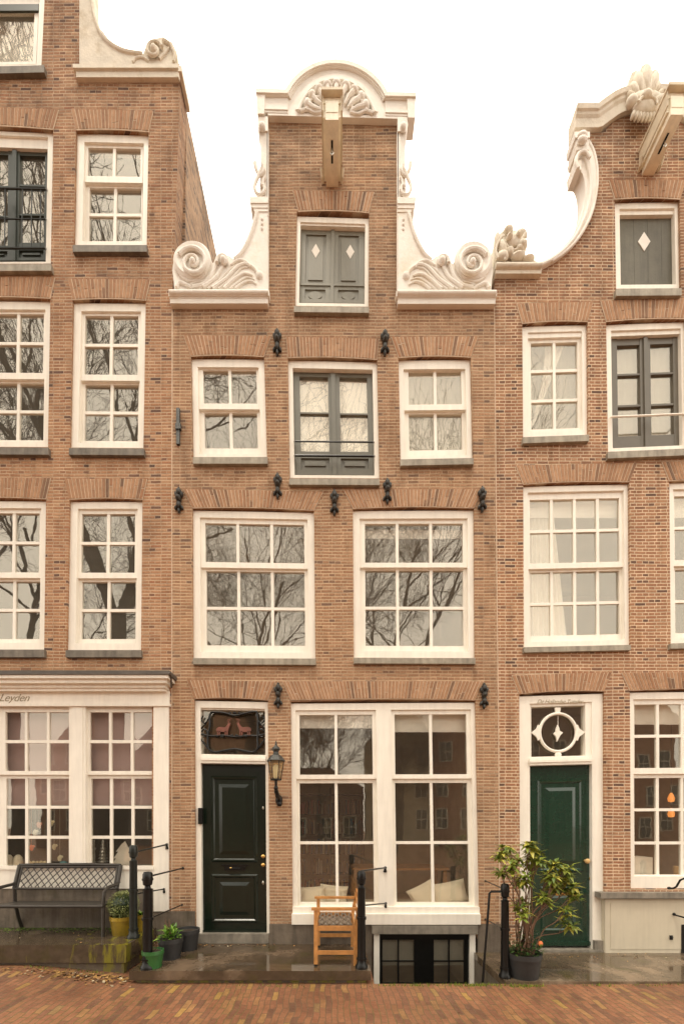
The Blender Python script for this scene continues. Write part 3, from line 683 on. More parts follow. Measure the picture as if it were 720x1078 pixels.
mb = MB(); mb.pbox(208.5, 851, 213, 868, -.005, .04); mb.build('doorbell', M['iron'], fr)
# iron transom ornament with two deer
mb = MB(); Yt = .055
fr_pts = [(223, 750), (235, 750.5), (247, 753.5), (259, 751), (268, 749.5), (271, 752), (271.5, 765), (271, 778), (271, 788), (266, 792), (256, 790.5), (247, 788.8), (236, 790.5), (226, 792), (219.5, 788), (219, 775), (221, 765), (221, 754)]
sp_ = smooth_path(fr_pts + [fr_pts[0]], 4); mb.tube([P3(a, b, Yt) for a, b in sp_], 1.15 / SC, 8)
mb.tube([P3(a, b, Yt) for a, b in smooth_path([(212, 773), (222, 775), (235, 774.5), (247, 776), (259, 774.5), (270, 775), (279, 773)], 4)], 1.0 / SC, 8)
for sx, x0 in ((1, 211), (-1, 279.5)):
    for pts in ([(0, 768), (4, 764), (8, 758), (10, 752)], [(0, 778), (4, 783), (8, 789)], [(1, 771), (4, 768), (7, 770), (6, 775), (3, 776)], [(4, 762), (1, 758), (3, 754)]):
        mb.tube([P3(x0 + sx * a, b, Yt) for a, b in smooth_path(pts, 4)], .85 / SC, 6)
for bx in range(224, 268, 5): mb.ball(P3(bx, 775.3 + rnd.uniform(-.8, .8), Yt), 2.0 / SC, .015, 1.3 / SC, 8)
for bx in (238, 242, 247, 252, 256): mb.ball(P3(bx, 750.8 - abs(bx - 247) * -.05, Yt), 2.0 / SC, .012, 1.5 / SC, 8)
tr_o = mb.build('transom_grille', M['iron'], fr, smooth=True)
mb = MB()
for sx, cx in ((1, 234), (-1, 258)):
    dp = lambda pts: mb.ppoly([(cx + sx * a, b) for a, b in pts], Yt - .012, Yt + .012)
    dp([(-6, 767), (-4, 765.5), (3, 766), (5, 763.5), (6.5, 761), (9, 761.5), (8, 763.5), (7, 766), (6, 769), (3, 771), (-4, 770.5), (-6.5, 770)])
    for lx in (-5.5, -3.5, 2.6, 4.6): dp([(lx, 769.5), (lx + 1.3, 769.5), (lx + 1.0, 774.6), (lx + .2, 774.6)])
    for a, b in ((5, 758.5), (7.5, 757.6)): mb.tube([P3(cx + sx * 6.8, 761.3, Yt), P3(cx + sx * (a + .5), b + .5, Yt), P3(cx + sx * (a + 2.2), b - 1.4, Yt)], .35 / SC, 5)
mb.build('deer_figure', M['rust'], tr_o)

# stone plinth of the middle house
mb = MB(); mb.pbox(283.5, 973.5, 391.5, 1045, -.025, .05); mb.build('plinth', M['plinth'], HM)
mb = MB(); mb.pbox(503, 973.5, 527, 1045, -.025, .05); mb.build('plinth', M['plinth'], HM)
# walls
outM = [(181.8, 1060), (181.6, 520), (182.2, 318), (281, 318), (281.8, 122), (423, 124), (419.5, 318), (520, 318), (522.3, 600), (524, 760), (526.3, 1060)]
mb = MB(); wall_mesh(mb, [PX(*p) for p in outM], hM, 0, .25); mb.build('wall', M['brick_mid'], HM)
mb = MB(); mb.ppoly([(179.5, 1058), (179.5, 320), (183.5, 320), (183.5, 1058)], .003, .03); mb.ppoly([(518.5, 322), (522.5, 322), (529, 1058), (524, 1058)], .003, .03); mb.build('mortar_joint', M['mortar'], HM)
mb = MB(); a0, a1 = PX(186, 0)[0], PX(516, 0)[0]
mb.add([(a0, .5, 8.95), (XM, .5, 10.75), (XM, 10, 10.75), (a0, 10, 8.95), (a1, .5, 8.95), (a1, 10, 8.95), (a0, .5, 8.7), (a1, .5, 8.7), (a0, 10, 8.7), (a1, 10, 8.7)],
       [(0, 1, 2, 3), (1, 4, 5, 2), (0, 6, 7, 4, 1), (2, 5, 9, 8, 3), (6, 8, 9, 7), (0, 3, 8, 6), (4, 7, 9, 5)])
mb.build('roof', M['roof'], HM)
room(HM, PX(184, 0)[0], PX(519, 0)[0], [(-1.0, .16), (.22, 4.0), (4.05, 6.45), (6.5, 8.6)], 3.4)
room(HM, PX(283, 0)[0], PX(420, 0)[0], [(8.66, 10.4)], .48)

# gable stonework
idm = lambda x, y: (x, y); mir = lambda x, y: (700.5 - x, y + .5)
def neck_scroll(mp, name='gable_scroll'):
    body = [(183.5, 305.5), (183, 297), (181.5, 284), (183.5, 268), (190, 260.5), (203, 257), (214.5, 261), (220.5, 268), (221.5, 277), (225, 276), (227.5, 269.5), (235, 266.5), (242, 269.5), (247, 273.5), (253, 268), (259, 258), (264.5, 246), (268, 235), (270, 226), (281.5, 226), (281, 305.5)]
    mb = MB(); mb.ppoly([mp(*p) for p in body], -.06, .14)
    ms = smooth_path([(247, 273), (254, 266.5), (260, 256), (265, 244), (268.5, 232), (270.5, 224)], 5)
    mb.tube([P3(*mp(*p), -.06) for p in ms], 2.0 / SC, 8)
    mb2 = [(203, 276)]
    cx, cy = mp(203, 276)
    X, Z = PX(cx, cy, -.06); mb.lathe((X, -.06, Z), [(19.5 / SC, .1), (19.5 / SC, -.03), (17 / SC, -.055), (11 / SC, -.045), (9 / SC, -.03), (.001, -.03)], 32, 'y')
    spiral(mb, (203, 276), 16.5, 1.7, -.12, mp, 2.9, 150, -1)
    spiral(mb, (235, 274), 7, 1.1, -.09, mp, 2.4, 200, -1, 24)
    for pts, r0, r1 in (([(214, 303), (226, 294), (233, 283), (238, 272)], 3.6, 1.4), ([(203, 303), (214, 300), (222, 292), (227, 280)], 3.4, 2.4), ([(224, 304), (238, 294), (248, 283), (258, 278), (267, 282), (271, 287)], 3.0, 2.0),
                        ([(236, 304), (247, 294), (257, 288), (266, 290)], 2.6, 1.6), ([(248, 304), (256, 298), (264, 296), (270, 299)], 2.2, 1.2), ([(186, 303), (189, 298), (196, 300), (203, 304)], 3.0, 2.2),
                        ([(243, 279), (251, 274), (259, 276), (264, 281)], 1.8, 2.4), ([(190, 290), (200, 296), (213, 292), (219, 284)], 2.4, 2.0), ([(219, 304), (231, 295), (241, 284), (247, 280)], 1.8, 1.0), ([(230, 304), (243, 294), (253, 283), (261, 281)], 1.6, 1.0), ([(209, 304), (221, 298), (229, 288), (233, 277)], 1.6, 1.0), ([(242, 304), (251, 297), (260, 292), (268, 294)], 1.5, .9), ([(196, 302), (206, 297), (216, 295), (223, 289)], 1.6, 1.0)):
        ridge(mb, pts, -.065, r0, r1, mp, 1.0)
    mb.ball(P3(*mp(273, 290), -.06), .05, .04, .06)
    return mb.build(name, M['stone'], HM, smooth=True)
def neck_strip(mp):
    mb = MB()
    mb.ppoly([mp(*p) for p in [(273.5, 122), (274.5, 168), (273, 210), (270, 227), (281.5, 227), (282, 122)]], -.05, .14)
    mb.ppoly([mp(*p) for p in [(272, 122), (271, 130), (273, 137), (282, 137), (282, 122)]], -.065, .10)
    mb.ball(P3(*mp(276, 133), -.09), .045, .04, .05)
    for (a, b, c, d, e) in ((262.5, 206.5, 282, 213, -.085), (264, 213, 282, 218, -.075), (266.5, 218, 282, 222, -.068), (268, 222, 282, 226, -.06)): mb.ppoly([mp(a, b), mp(c, b), mp(c, d), mp(a + 1.2, d)], e, .14)
    ridge(mb, [(268.5, 171), (270, 178), (274, 184), (278, 178), (276, 172)], -.065, 2.6, 1.8, mp)
    ridge(mb, [(275, 178), (271, 187), (268, 196), (271, 204), (277, 203), (278, 196), (274, 194)], -.07, 2.4, 1.8, mp)
    ridge(mb, [(279, 186), (277, 192), (279, 200)], -.065, 1.8, 1.6, mp)
    for yy in (231, 236, 241): mb.ball(P3(*mp(276, yy), -.055), .022, .02, .026, 8)
    mb.pbox(min(mp(281, 0)[0], mp(282.6, 0)[0]), 138, max(mp(281, 0)[0], mp(282.6, 0)[0]), 305, -.05, .05)
    return mb.build('neck_pilaster', M['stone'], HM, smooth=True)
def shoulder_cornice(mp, tilt=0):
    mb = MB()
    L, Rr = (177.5, 282.5)
    for (y0, y1, d, e) in ((305.5, 311, .085, 0), (311, 313.5, .07, 1), (313.5, 319, .065, 1.5)):
        mb.ppoly([mp(L + e, y0), mp(Rr + 1 - e, y0), mp(Rr + 1 - e, y1), mp(L + e, y1)], -d, .14)
    mb.tube([P3(*mp(L + 1, 308.2), -.085), P3(*mp(Rr, 308.2), -.085)], 2.4 / SC, 10)
    return mb.build('shoulder_cornice', M['stone'], HM, smooth=True)
for mp in (idm, mir): neck_scroll(mp); neck_strip(mp); shoulder_cornice(mp)
# pediment
tl = lambda x, y: (x, y + (x - 353) * .026)
mb = MB()
CX, CY = 354.3, 121.5
pts = [(273, 121), (273, 97), (300, 97)]
for i in range(25):
    a = R(156 - 132 * i / 24); pts.append((CX + 57 * math.cos(a), CY - 57 * math.sin(a)))
pts += [(408, 97), (437, 97), (437, 121)]
mb.ppoly([tl(*p) for p in pts], -.05, .14)
def ringt(r0, r1, a0, a1, yf, yb=.1):
    n = 30; p = [(CX + r1 * math.cos(R(a0 + (a1 - a0) * i / n)), CY - r1 * math.sin(R(a0 + (a1 - a0) * i / n))) for i in range(n + 1)]
    p += [(CX + r0 * math.cos(R(a0 + (a1 - a0) * i / n)), CY - r0 * math.sin(R(a0 + (a1 - a0) * i / n))) for i in range(n, -1, -1)]
    mb.ppoly([tl(*t) for t in p], yf, yb)
ringt(56, 60, 24, 156, -.095); ringt(53.5, 56, 22, 158, -.08); ringt(51.5, 53.5, 20, 160, -.065); ringt(39.5, 42, 8, 172, -.075); ringt(42, 44, 8, 172, -.062)
for a, b in ((269.5, 303), (405.5, 438)):
    for (y0, y1, d, e) in ((94.5, 98.5, .10, 0), (98.5, 101, .085, 1), (101, 113, .065, 3), (113, 116, .075, 2), (116, 119.5, .065, 3)):
        if a > 300: mb.ppoly([tl(a, y0), tl(b - e, y0), tl(b - e, y1), tl(a, y1)], -d, .14)
        else: mb.ppoly([tl(a + e, y0), tl(b, y0), tl(b, y1), tl(a + e, y1)], -d, .14)
    c = a + 5 if a < 300 else b - 5
    mb.ppoly([tl(c - 4.5, 101), tl(c + 4.5, 101), tl(c + 3.5, 121), tl(c - 3.5, 121)], -.085, .1)
mb.pbox(282, 119.5, 424, 122.5, -.06, .05, tl)
ped = mb.build('pediment', M['stone'], HM)
mb = MB()
for i in range(9):
    a = R(20 + 140 * i / 8); p = tl(CX + 33 * math.cos(a), CY - 33 * math.sin(a)); mb.ball(P3(p[0], p[1], -.07), 4.8 / SC, .05, 3.4 / SC, 10, rot=a - math.pi / 2)
    q_ = tl(CX + 15 * math.cos(a), CY - 15 * math.sin(a)); mb.tube([P3(p[0], p[1], -.075), P3(*tl(CX + 24 * math.cos(a + .05), CY - 24 * math.sin(a + .05)), -.085), P3(q_[0], q_[1], -.07)], [2.6 / SC, 2.0 / SC, 1.2 / SC], 8)
for s in (1, -1):
    f = lambda x, y: tl(CX + s * (x - CX), y)
    ridge(mb, [(322, 117), (327, 107), (335, 103), (340, 108), (336, 114), (331, 111)], -.07, 2.6, 1.6, f)
    ridge(mb, [(314, 118), (318, 108), (324, 99), (331, 96)], -.07, 2.6, 1.2, f)
    ridge(mb, [(316, 118), (324, 116), (332, 119), (340, 117)], -.07, 2.4, 1.6, f)
mb.build('shell_relief', M['stone'], ped, smooth=True)

def hoist_beam(house, X, Zb, p):
    mb = MB(); w1 = .082
    mb.box(X - w1, X + w1, -p, .05, Zb, Zb + .24); mb.box(X - w1 * .92, X + w1 * .92, -p - .004, -p, Zb + .09, Zb + .22)
    mb.box(X - .112, X - w1 - .001, -p + .03, .02, Zb + .08, Zb + .30); mb.box(X + w1 + .001, X + .112, -p + .03, .02, Zb + .08, Zb + .30)
    mb.box(X - .112, X + .112, -p + .02, .02, Zb + .242, Zb + .31)
    o = mb.build('hoist_beam', mat('beam_paint', (.92, .85, .68), .6, var=.12, streak=.1), house)
    mb = MB(); mb.box(X - .135, X + .135, -p - .04, .01, Zb + .312, Zb + .345)
    for s in (-1, 1): mb.box(X + s * .118 - .006, X + s * .118 + .006, -p + .0, .0, Zb + .12, Zb + .312); mb.tube([(X + s * .13, 0, Zb + .05), (X + s * .14, -.05, Zb + .06), (X + s * .15, -.09, Zb + .12)], .018, 6)
    mb.build('beam_hood', mat('beam_lead', (.66, .57, .42), .6, var=.2), o)
    mb = MB(); mb.box(X - .012, X + .012, -p * .72, -p * .38, Zb - .006, Zb - .001); mb.build('slot', M['iron'], o)
    mb = MB(); mb.tube([(X, -p * .6, Zb), (X, -p * .6, Zb - .04), (X + .02, -p * .6, Zb - .065), (X, -p * .6, Zb - .085), (X - .02, -p * .6, Zb - .065)], .008, 6); mb.build('hook', M['steel'], o)
hoist_beam(HM, -.03, 10.57, .556)

# wall anchors (ornamental cast ends of the tie rods)
def anchor(house, x, y, k=1.0, name='wall_anchor'):
    mb = MB(); s = k / SC; c = P3(x, y, 0)
    def E(dx, dy, rx, ry, rz, rot=0): mb.ball((c.x + dx * s, -.012 - ry * .3, c.z - dy * s), rx * s, ry, rz * s, 8, rot)
    mb.box(c.x - 1.6 * s, c.x + 1.6 * s, -.02, .004, c.z - 10 * s, c.z + 10 * s)
    E(0, -8.5, 3.0, .05, 3.6); E(-2.6, -6, 2.0, .035, 3.2, .4); E(2.6, -6, 2.0, .035, 3.2, -.4); E(0, -12, 1.3, .03, 2.0)
    E(0, -1, 3.0, .075, 3.2); E(0, 5, 2.6, .05, 3.8); E(-3.0, 7.5, 1.6, .03, 2.6, -.5); E(3.0, 7.5, 1.6, .03, 2.6, .5); E(0, 11, 1.5, .035, 2.8)
    return mb.build(name, M['anchor'], house, smooth=True)
for x, y in ((292, 362), (405, 362.5), (189, 528), (292.5, 513), (352, 530.5), (407.5, 518.5), (507, 527), (293, 733), (509, 733.5)): anchor(HM, x, y)
mb = MB(); mb.pbox(185.5, 429, 189, 467, -.03, .0); mb.pbox(184.5, 445, 190, 451, -.04, .0); mb.build('bar_anchor', M['anchor'], HM)

# ==================================================================  LEFT HOUSE
XL = PX(80, 0)[0]
HL = empty('canal_house', (XL, 0, 0), 'orange brick house at the left with a cream shop front and scrolled gable shoulder', 'house')
hL = []
q = (-60, -20, 48, -20, -60, 73, 43.5, 70.5); wp = warp_of(q)
window(HL, q, (5, 4, 5.5, 3.5), [((-55, -16, 42, 69), (-54, 11, 38, 66), 1, 1, .07)], (-60, 70.5, 46.5, 78), sillm='sill_dark', holes=hL)
mb = MB(); wpp = warp_of(q); mb.pbox(-54, 4, 42, 11, .05, .07, wpp); mb.build('dark_lintel', M['dgreen'], HL)
q = (80, 140.5, 156.5, 142.5, 77.5, 257.5, 154.5, 257.5)
window(HL, q, (9, 8, 5, 4), [((89, 148.5, 151, 191), (93, 154.5, 148.5, 184.5), 2, 1, .062), ((89, 191, 151, 253.5), (95.5, 197, 150, 254), 2, 2, .098)], (76.5, 257.5, 154.5, 264.5), sillm='sill_dark', holes=hL, top=4, arch={'h': 22, 'f': 5})
q = (-40, 136, 56, 140, -40, 277.5, 53.5, 277)
double_door(HL, q, (5, 4, 5.5, 2), [((-35, 155, 14.5, 274), [(-28, 161, 9, 194), (-28, 195.5, 9, 226), (-28, 227.5, 9, 258)], [(-28, 264, 9, 271)]),
    ((16, 155, 50.5, 274), [(21, 161, 48, 192), (21, 194, 48, 223.5), (21, 225.5, 48, 255)], [(21, 263, 48, 271)])], 'dgreen',
    guard=(-40, 50.5, [(197, .013), (229.5, .009), (261, .013)], 'irong', [-20, 6, 24.5, 34.5, 44]), holes=hL, top=4, arch={'h': 21, 'f': 6}, sill=(-40, 278, 54, 285))
mb = MB(); wpp = warp_of(q); mb.pbox(-35, 140, 50.5, 153, .06, .12, wpp); mb.build('lintel_board', M['white'], HL)
q = (76.5, 319, 153.5, 319.5, 73.5, 471, 151, 471.5)
window(HL, q, (9, 8, 5, 5), two_sash(q, (9, 8, 5, 5), (90, 332, 146, 394), (91.5, 404.5, 147.5, 464), 2, 2, 2, 2), (72.5, 471.5, 151.5, 478.5), sillm='sill_dark', holes=hL, top=3.5, arch={'h': 22, 'f': 5})
q = (-45, 317, 53, 317.5, -48, 470, 50.5, 470.5)
window(HL, q, (9, 8, 5, 5), two_sash(q, (9, 8, 5, 5), (-35, 330, 46.5, 392), (-34, 403, 48, 463), 3, 2, 3, 2), (-48, 470.5, 51, 478), sillm='sill_dark', holes=hL, top=3.5, arch={'h': 22, 'f': 5})
q = (73, 528.5, 150, 528.5, 70, 684.5, 148.5, 684.5)
window(HL, q, (9, 7, 5, 7), two_sash(q, (9, 7, 5, 7), (86.5, 541, 142.5, 603), (88, 612.5, 144, 673), 2, 2, 2, 2), (69, 684.5, 148.5, 692), sillm='sill_dark', holes=hL, top=2.5, arch={'h': 22, 'f': 5})
q = (-50, 527.5, 48.5, 528, -52, 684, 46.5, 684)
window(HL, q, (9, 7, 5, 7), two_sash(q, (9, 7, 5, 7), (-40, 540, 42, 602.5), (-39, 612, 43.5, 673), 3, 2, 3, 2), (-52, 684, 46.5, 692), sillm='sill_dark', holes=hL, top=2.5, arch={'h': 22, 'f': 5})
# shop front: cornice, fascia, pilasters, two big windows
hL.append([PX(-60, 916), PX(160, 916), PX(160, 742), PX(-60, 742)])
mb = MB()
mb.pbox(-75, 710, 177, 714, -.24, -.003); mb.pbox(-75, 714, 175, 719, -.20, -.003); mb.pbox(-75, 719, 174, 724, -.14, -.003); mb.pbox(-75, 724, 173.5, 727.5, -.11, -.003)
sf = mb.build('shop_cornice', M['white'], HL)
mb = MB(); mb.pbox(-75, 706, 178.5, 710, -.26, -.002); mb.tube([P3(178.5, 708, -.26), P3(180, 712, -.2), P3(180.5, 724, -.05)], .012, 6); mb.build('lead_gutter', mat('lead', (.10, .085, .07), .6, var=.3), sf)
mb = MB(); mb.pbox(-75, 727.5, 178, 742, -.04, -.003); mb.pbox(-75, 740.5, 178.5, 743.5, -.055, -.003)
mb.pbox(161.5, 743.5, 177.5, 960, -.03, -.003); mb.pbox(-75, 743.5, -60, 960, -.03, -.003)
mb.pbox(-60, 915, 161.5, 936, -.03, -.003); mb.pbox(-60, 912, 161.5, 916, -.05, -.003)
mb.pbox(73, 743.5, 90, 915, -.02, .1); mb.pbox(76, 743.5, 87, 915, -.03, -.02)
sfr = mb.build('shop_front', M['white'], HL)
idw = lambda x, y: (x, y)
gm = MB()
for (a, b, g0, g1) in ((-60, 73, 4.5, 72.5), (90, 161.5, 94.5, 161)):
    if a < 0:
        mb = MB(); r = sash_into(mb, (-17, 743.5, 75, 816), (5.5, 750, 72.5, 812), 3, 2, .02, .06, idw, 2.6, 3.2); mb.pbox(-60, 743.5, -17, 815, .0, .08); mb.build('sash', M['white'], sfr); glass_panes(gm, r, .04, idw)
        mb = MB(); r = sash_into(mb, (-17, 816, 75, 915), (6.5, 820, 72.5, 912), 3, 3, .055, .09, idw, 3, 3.2); mb.pbox(-60, 815, -17, 915, .0, .08); mb.build('sash', M['white'], sfr); glass_panes(gm, r, .07, idw)
    else:
        mb = MB(); r = sash_into(mb, (90, 743.5, 162, 816), (94.5, 750, 160.5, 812), 3, 2, .02, .06, idw, 2.8, 3.2); mb.build('sash', M['white'], sfr); glass_panes(gm, r, .04, idw)
        mb = MB(); r = sash_into(mb, (90, 816, 162, 915), (96, 820, 161, 912), 3, 3, .055, .09, idw, 3, 3.2); mb.build('sash', M['white'], sfr); glass_panes(gm, r, .07, idw)
gm.build('pane', M['glass_hi'], sfr)
mb = MB(); mb.pbox(-80, 936, 161.4, 985, -.02, -.002); mb.pbox(161.4, 960, 205, 985, -.02, -.002); mb.build('plinth', M['plinth'], HL)
outL = [(-80, 1060), (-80, -160), (84, -160), (84, 80), (190, 83), (186.5, 180), (182, 300), (180.6, 320), (180.2, 520), (180.4, 1060)]
mb = MB(); wall_mesh(mb, [PX(*p) for p in outL], hL, 0, .25); mb.build('wall', M['brick_left'], HL)
a = PX(189.6, 83); b = PX(180.2, 1060)
mb = MB(); mb.add([(a[0], .25, a[1]), (b[0], .25, b[1]), (b[0], 9, b[1]), (a[0], 9, a[1]), (a[0] - .2, .25, a[1]), (b[0] - .2, .25, b[1]), (b[0] - .2, 9, b[1]), (a[0] - .2, 9, a[1])],
    [(0, 1, 2, 3), (4, 7, 6, 5), (0, 3, 7, 4), (1, 5, 6, 2), (0, 4, 5, 1), (3, 2, 6, 7)]); mb.build('side_wall', M['brick_side'], HL)
mb = MB(); a0 = PX(-80, 0)[0]; a1 = a[0]; xm = (a0 + a1) / 2
mb.add([(a0, .5, 12.0), (xm, .5, 14.2), (xm, 9, 14.2), (a0, 9, 12.0), (a1, .5, 12.0), (a1, 9, 12.0)], [(0, 1, 2, 3), (1, 4, 5, 2), (0, 4, 1), (3, 2, 5), (0, 3, 5, 4)]); mb.build('roof', M['roof'], HL)
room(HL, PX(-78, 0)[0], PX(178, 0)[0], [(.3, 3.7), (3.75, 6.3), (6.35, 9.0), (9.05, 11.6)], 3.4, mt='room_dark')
# gable shoulder
mb = MB()
for (y0, y1, d, x0, x1) in ((66.5, 70.5, .07, 76.5, 189), (70.5, 73, .055, 78, 188.5), (73, 80.5, .045, 80, 188)):
    mb.pbox(x0, y0, x1, y1, -d, .10)
A = PX(188, 66.5, -.12); B = PX(188, 80.5, -.07)
mb.box(PX(189, 0, -.12)[0] - .02, PX(189, 0, 0)[0] + .07, -.11, .22, B[1] + .01, A[1] - .01)
mb.build('shoulder_cornice', M['stone_old'], HL)
mb = MB()
body = [(83.5, -160), (83.5, 66.5), (187, 66.5), (186, 54), (181, 44), (171, 38.5), (161, 40.5), (153, 50), (150.5, 57), (140, 56.5), (124, 52), (110, 41), (102, 27), (97.5, 10), (95.5, -10), (95, -160)]
mb.ppoly(body, -.05, .14)
ep = smooth_path([(95.5, -160), (95.8, -20), (97.5, 5), (101, 22), (107, 36), (118, 47), (132, 54), (150, 57)], 5)
mb.tube([P3(a_, b_, -.05) for a_, b_ in ep], 1.9 / SC, 8)
spiral(mb, (162, 52), 9, 1.5, -.08, idm, 2.3, 20, 1, 30)
for pts, r0, r1 in (([(172, 42), (180, 48), (184, 58), (183, 65)], 2.6, 2.0), ([(168, 62), (174, 56), (178, 50)], 2.2, 1.4), ([(140, 65), (143, 61), (150, 60), (157, 64)], 1.8, 1.4)): ridge(mb, pts, -.055, r0, r1, idm)
mb.build('gable_scroll', M['stone_old'], HL, smooth=True)

# ==================================================================  RIGHT HOUSE
XR = PX(681, 0)[0]
HR = empty('canal_house', (XR, 0, 0), 'reddish brick house at the right with a bell gable topped by a carved shell', 'house')
hR = []
q = (647, 213.5, 715.5, 212.5, 648.5, 303.5, 717, 303)
wp = warp_of(q); mb = MB(); casing_into(mb, q, (5, 6, 5.5, 4), wp); win = mb.build('window', M['white'], HR); hR.append(hole_of(q, 4)); sill_of(win, q, (648.5, 303.5, 717.5, 311)); add_arch(HR, 647, 716, 209.5, 20, 0, 6)
mb = MB(); mb.pbox(652, 219.5, 710, 226, .055, .12, wp); mb.build('lintel_board', M['white'], win)
mb = MB(); mb.pbox(652, 226, 710, 300, .10, .13, wp)
for k in range(4): mb.pbox(652 + k * 14.5 + .1, 226, 652 + (k + 1) * 14.5 - .1, 300, .096, .10, wp)
sh = mb.build('shutter', M['shut'], win)
mb = MB(); mb.ppoly([wp(671, 254), wp(677.5, 264), wp(684, 254), wp(677.5, 244)], .088, .096); mb.build('diamond_opening', M['stone'], sh)
q = (549.7, 344, 618.5, 342, 550.5, 460.5, 619.5, 458)
window(HR, q, (6, 6, 6, 6), [((555.7, 355, 612.5, 455), (558.5, 361.5, 607.5, 452.5), 2, 3, .075)], (550.5, 460, 620, 466.5), holes=hR, top=3.5, arch={'h': 21, 'f': 6})
mb = MB(); wp = warp_of(q); mb.pbox(555.7, 350, 612.5, 356, .05, .1, wp); mb.build('lintel_board', M['white'], HR)
q = (638, 342, 722, 339, 640, 475.5, 724, 472)
double_door(HR, q, (5, 6, 5.5, 3.5), [((643, 356, 679, 472), [(649, 364, 673, 394), (649, 396, 673, 427), (649, 429, 673, 460)], []), ((680, 356, 716.5, 472), [(684, 364, 708, 394), (684, 396, 708, 427), (684, 429, 708, 460)], [])], 'brownd',
    guard=(641.5, 718.5, [(439, .013)], 'white', []), holes=hR, top=3.5, arch={'h': 22, 'f': 6}, sill=(640, 475.5, 725, 482.5))
mb = MB(); wp = warp_of(q); mb.pbox(643, 347.5, 716.5, 354, .055, .1, wp); mb.build('lintel_board', M['white'], HR)
q = (550.7, 512.5, 662.5, 510, 551.5, 682, 664, 679.5)
window(HR, q, (5, 6, 6, 6), two_sash(q, (5, 6, 6, 6), (557.5, 526.5, 651.5, 593.5), (557.5, 603, 651, 670), 4, 2, 4, 2), (551.5, 681.5, 664, 687), holes=hR, top=2.5, arch={'h': 20, 'f': 8})
q = (704.5, 509, 816, 506.5, 706, 677.5, 818, 675)
window(HR, q, (4, 6, 6, 6), two_sash(q, (4, 6, 6, 6), (709.5, 522.5, 804, 590), (709.5, 600, 804, 667), 4, 2, 4, 2), (706, 677.5, 818, 683), holes=hR, top=2.5, arch={'h': 20, 'f': 8})
q = (736, 344, 804, 342, 738, 460.5, 806, 458)
window(HR, q, (6, 6, 6, 6), [((742, 355, 798, 455), (745, 361.5, 794, 452.5), 2, 3, .075)], (738, 460, 807, 466.5), holes=hR, top=3.5, arch={'h': 21, 'f': 6})
q = (663, 729.5, 800, 728, 664, 936, 801, 936)
window(HR, q, (3.5, 7, 5, 13), two_sash(q, (3.5, 7, 5, 13), (667.5, 742, 795, 809), (667, 819.5, 794, 921.5), 5, 2, 5, 3), None, holes=hR, top=2, arch={'h': 19, 'f': 9}, glass='glass_hi')
qd = (546.5, 733.5, 636, 730.5, 547.5, 1001, 636.5, 1001)
fr, dr = front_door(HR, qd, (11, 8, 13, 0), (559, 745, 616, 797.5), (799, 806.5), (557, 806.5, 623.5, 997), [(565, 822, 613.5, 919), (568, 934, 613.5, 982)], 'greendoor', hR, 2.5, 20, 1001)
wp = warp_of(qd)
mb = MB(); mb.pbox(616, 741, 623, 799, .05, .15, wp); mb.build('door_post', M['white'], fr)
mb = MB(); Yt = .07
cx, cy = 587.3, 771.5
n = 32; 
mb.tube([P3(cx + 19.3 * math.cos(2 * math.pi * i / n), cy + 20 * math.sin(2 * math.pi * i / n), Yt) for i in range(n + 1)], 1.6 / SC, 8)
for a_, b_, c_ in ((-1, 569, 559.5), (1, 605.8, 615.8)):
    mb.ppoly([(b_, 765), (b_ + a_ * 2.5, 763), (b_ + a_ * 4, 767), (c_, 771.5), (b_ + a_ * 4, 776), (b_ + a_ * 2.5, 780), (b_, 778)], Yt - .012, Yt + .012)
mb.ppoly([(cx - 3, 745), (cx + 3, 745), (cx + 2.2, 751.5), (cx - 2.2, 751.5)], Yt - .012, Yt + .012); X, Z = PX(cx, 795, Yt); mb.lathe((X, Yt, Z), [(3.3 / SC, .012), (3.3 / SC, -.012), (1.5 / SC, -.02)], 16, 'y')
mb.ppoly([(cx, 763), (cx + 1.8, 768), (cx + 1.8, 769.5), (cx + 5.5, 771.5), (cx + 2.8, 774), (cx + 1.5, 776.5), (cx - .8, 781), (cx - 1.6, 776), (cx - 4.5, 772.5), (cx - 2, 770), (cx - 2, 767.5)], Yt - .012, Yt + .012)
mb.tube([P3(cx, 752, Yt + .01), P3(cx, 764, Yt + .01)], .004, 4)
mb.build('transom_tracery', M['white'], fr, smooth=True)
mb = MB(); mb.lathe(P3(618, 907, .05), [(.018, .05), (.014, .02), (.03, .01), (.036, -.015), (.022, -.035), (.001, -.04)], 16, 'y'); mb.build('knob', mat('pale_wood_knob', (.62, .40, .16), .35, var=.1), dr, smooth=True)
mb = MB(); mb.ball(P3(621.5, 925.5, .09), .014, .01, .035); mb.ball(P3(622, 866, .09), .012, .01, .035); mb.pbox(584, 941, 608, 943.5, .085, .1, wp); mb.build('letter_plate', M['brass'], dr)
mb = MB(); mb.pbox(547, 1001, 637, 1006, -.02, .2); mb.pbox(626, 991, 636.6, 1001, -.01, .034); mb.pbox(546.5, 991, 556.5, 1001, -.01, .034); mb.build('threshold', M['ledge'], HR)
mb = MB(); mb.pbox(637, 947, 850, 1004, -.05, .03); mb.pbox(643, 951, 850, 1000, -.056, -.05); o = mb.build('plinth', M['cream_wall'], HR)
mb = MB(); mb.pbox(632.5, 940.5, 855, 946.5, -.11, .03); mb.build('ledge', M['ledge'], HR)
mb = MB(); mb.pbox(717.5, 974, 790, 1062, -.062, -.05); mb.build('cellar_hatch', M['iron'], HR)
mb = MB(); mb.pbox(705.5, 985.5, 708.5, 990, -.07, -.05); mb.ball(P3(707, 987.5, -.07), .02, .02, .02, 8); mb.build('wall_tap', M['iron'], HR)
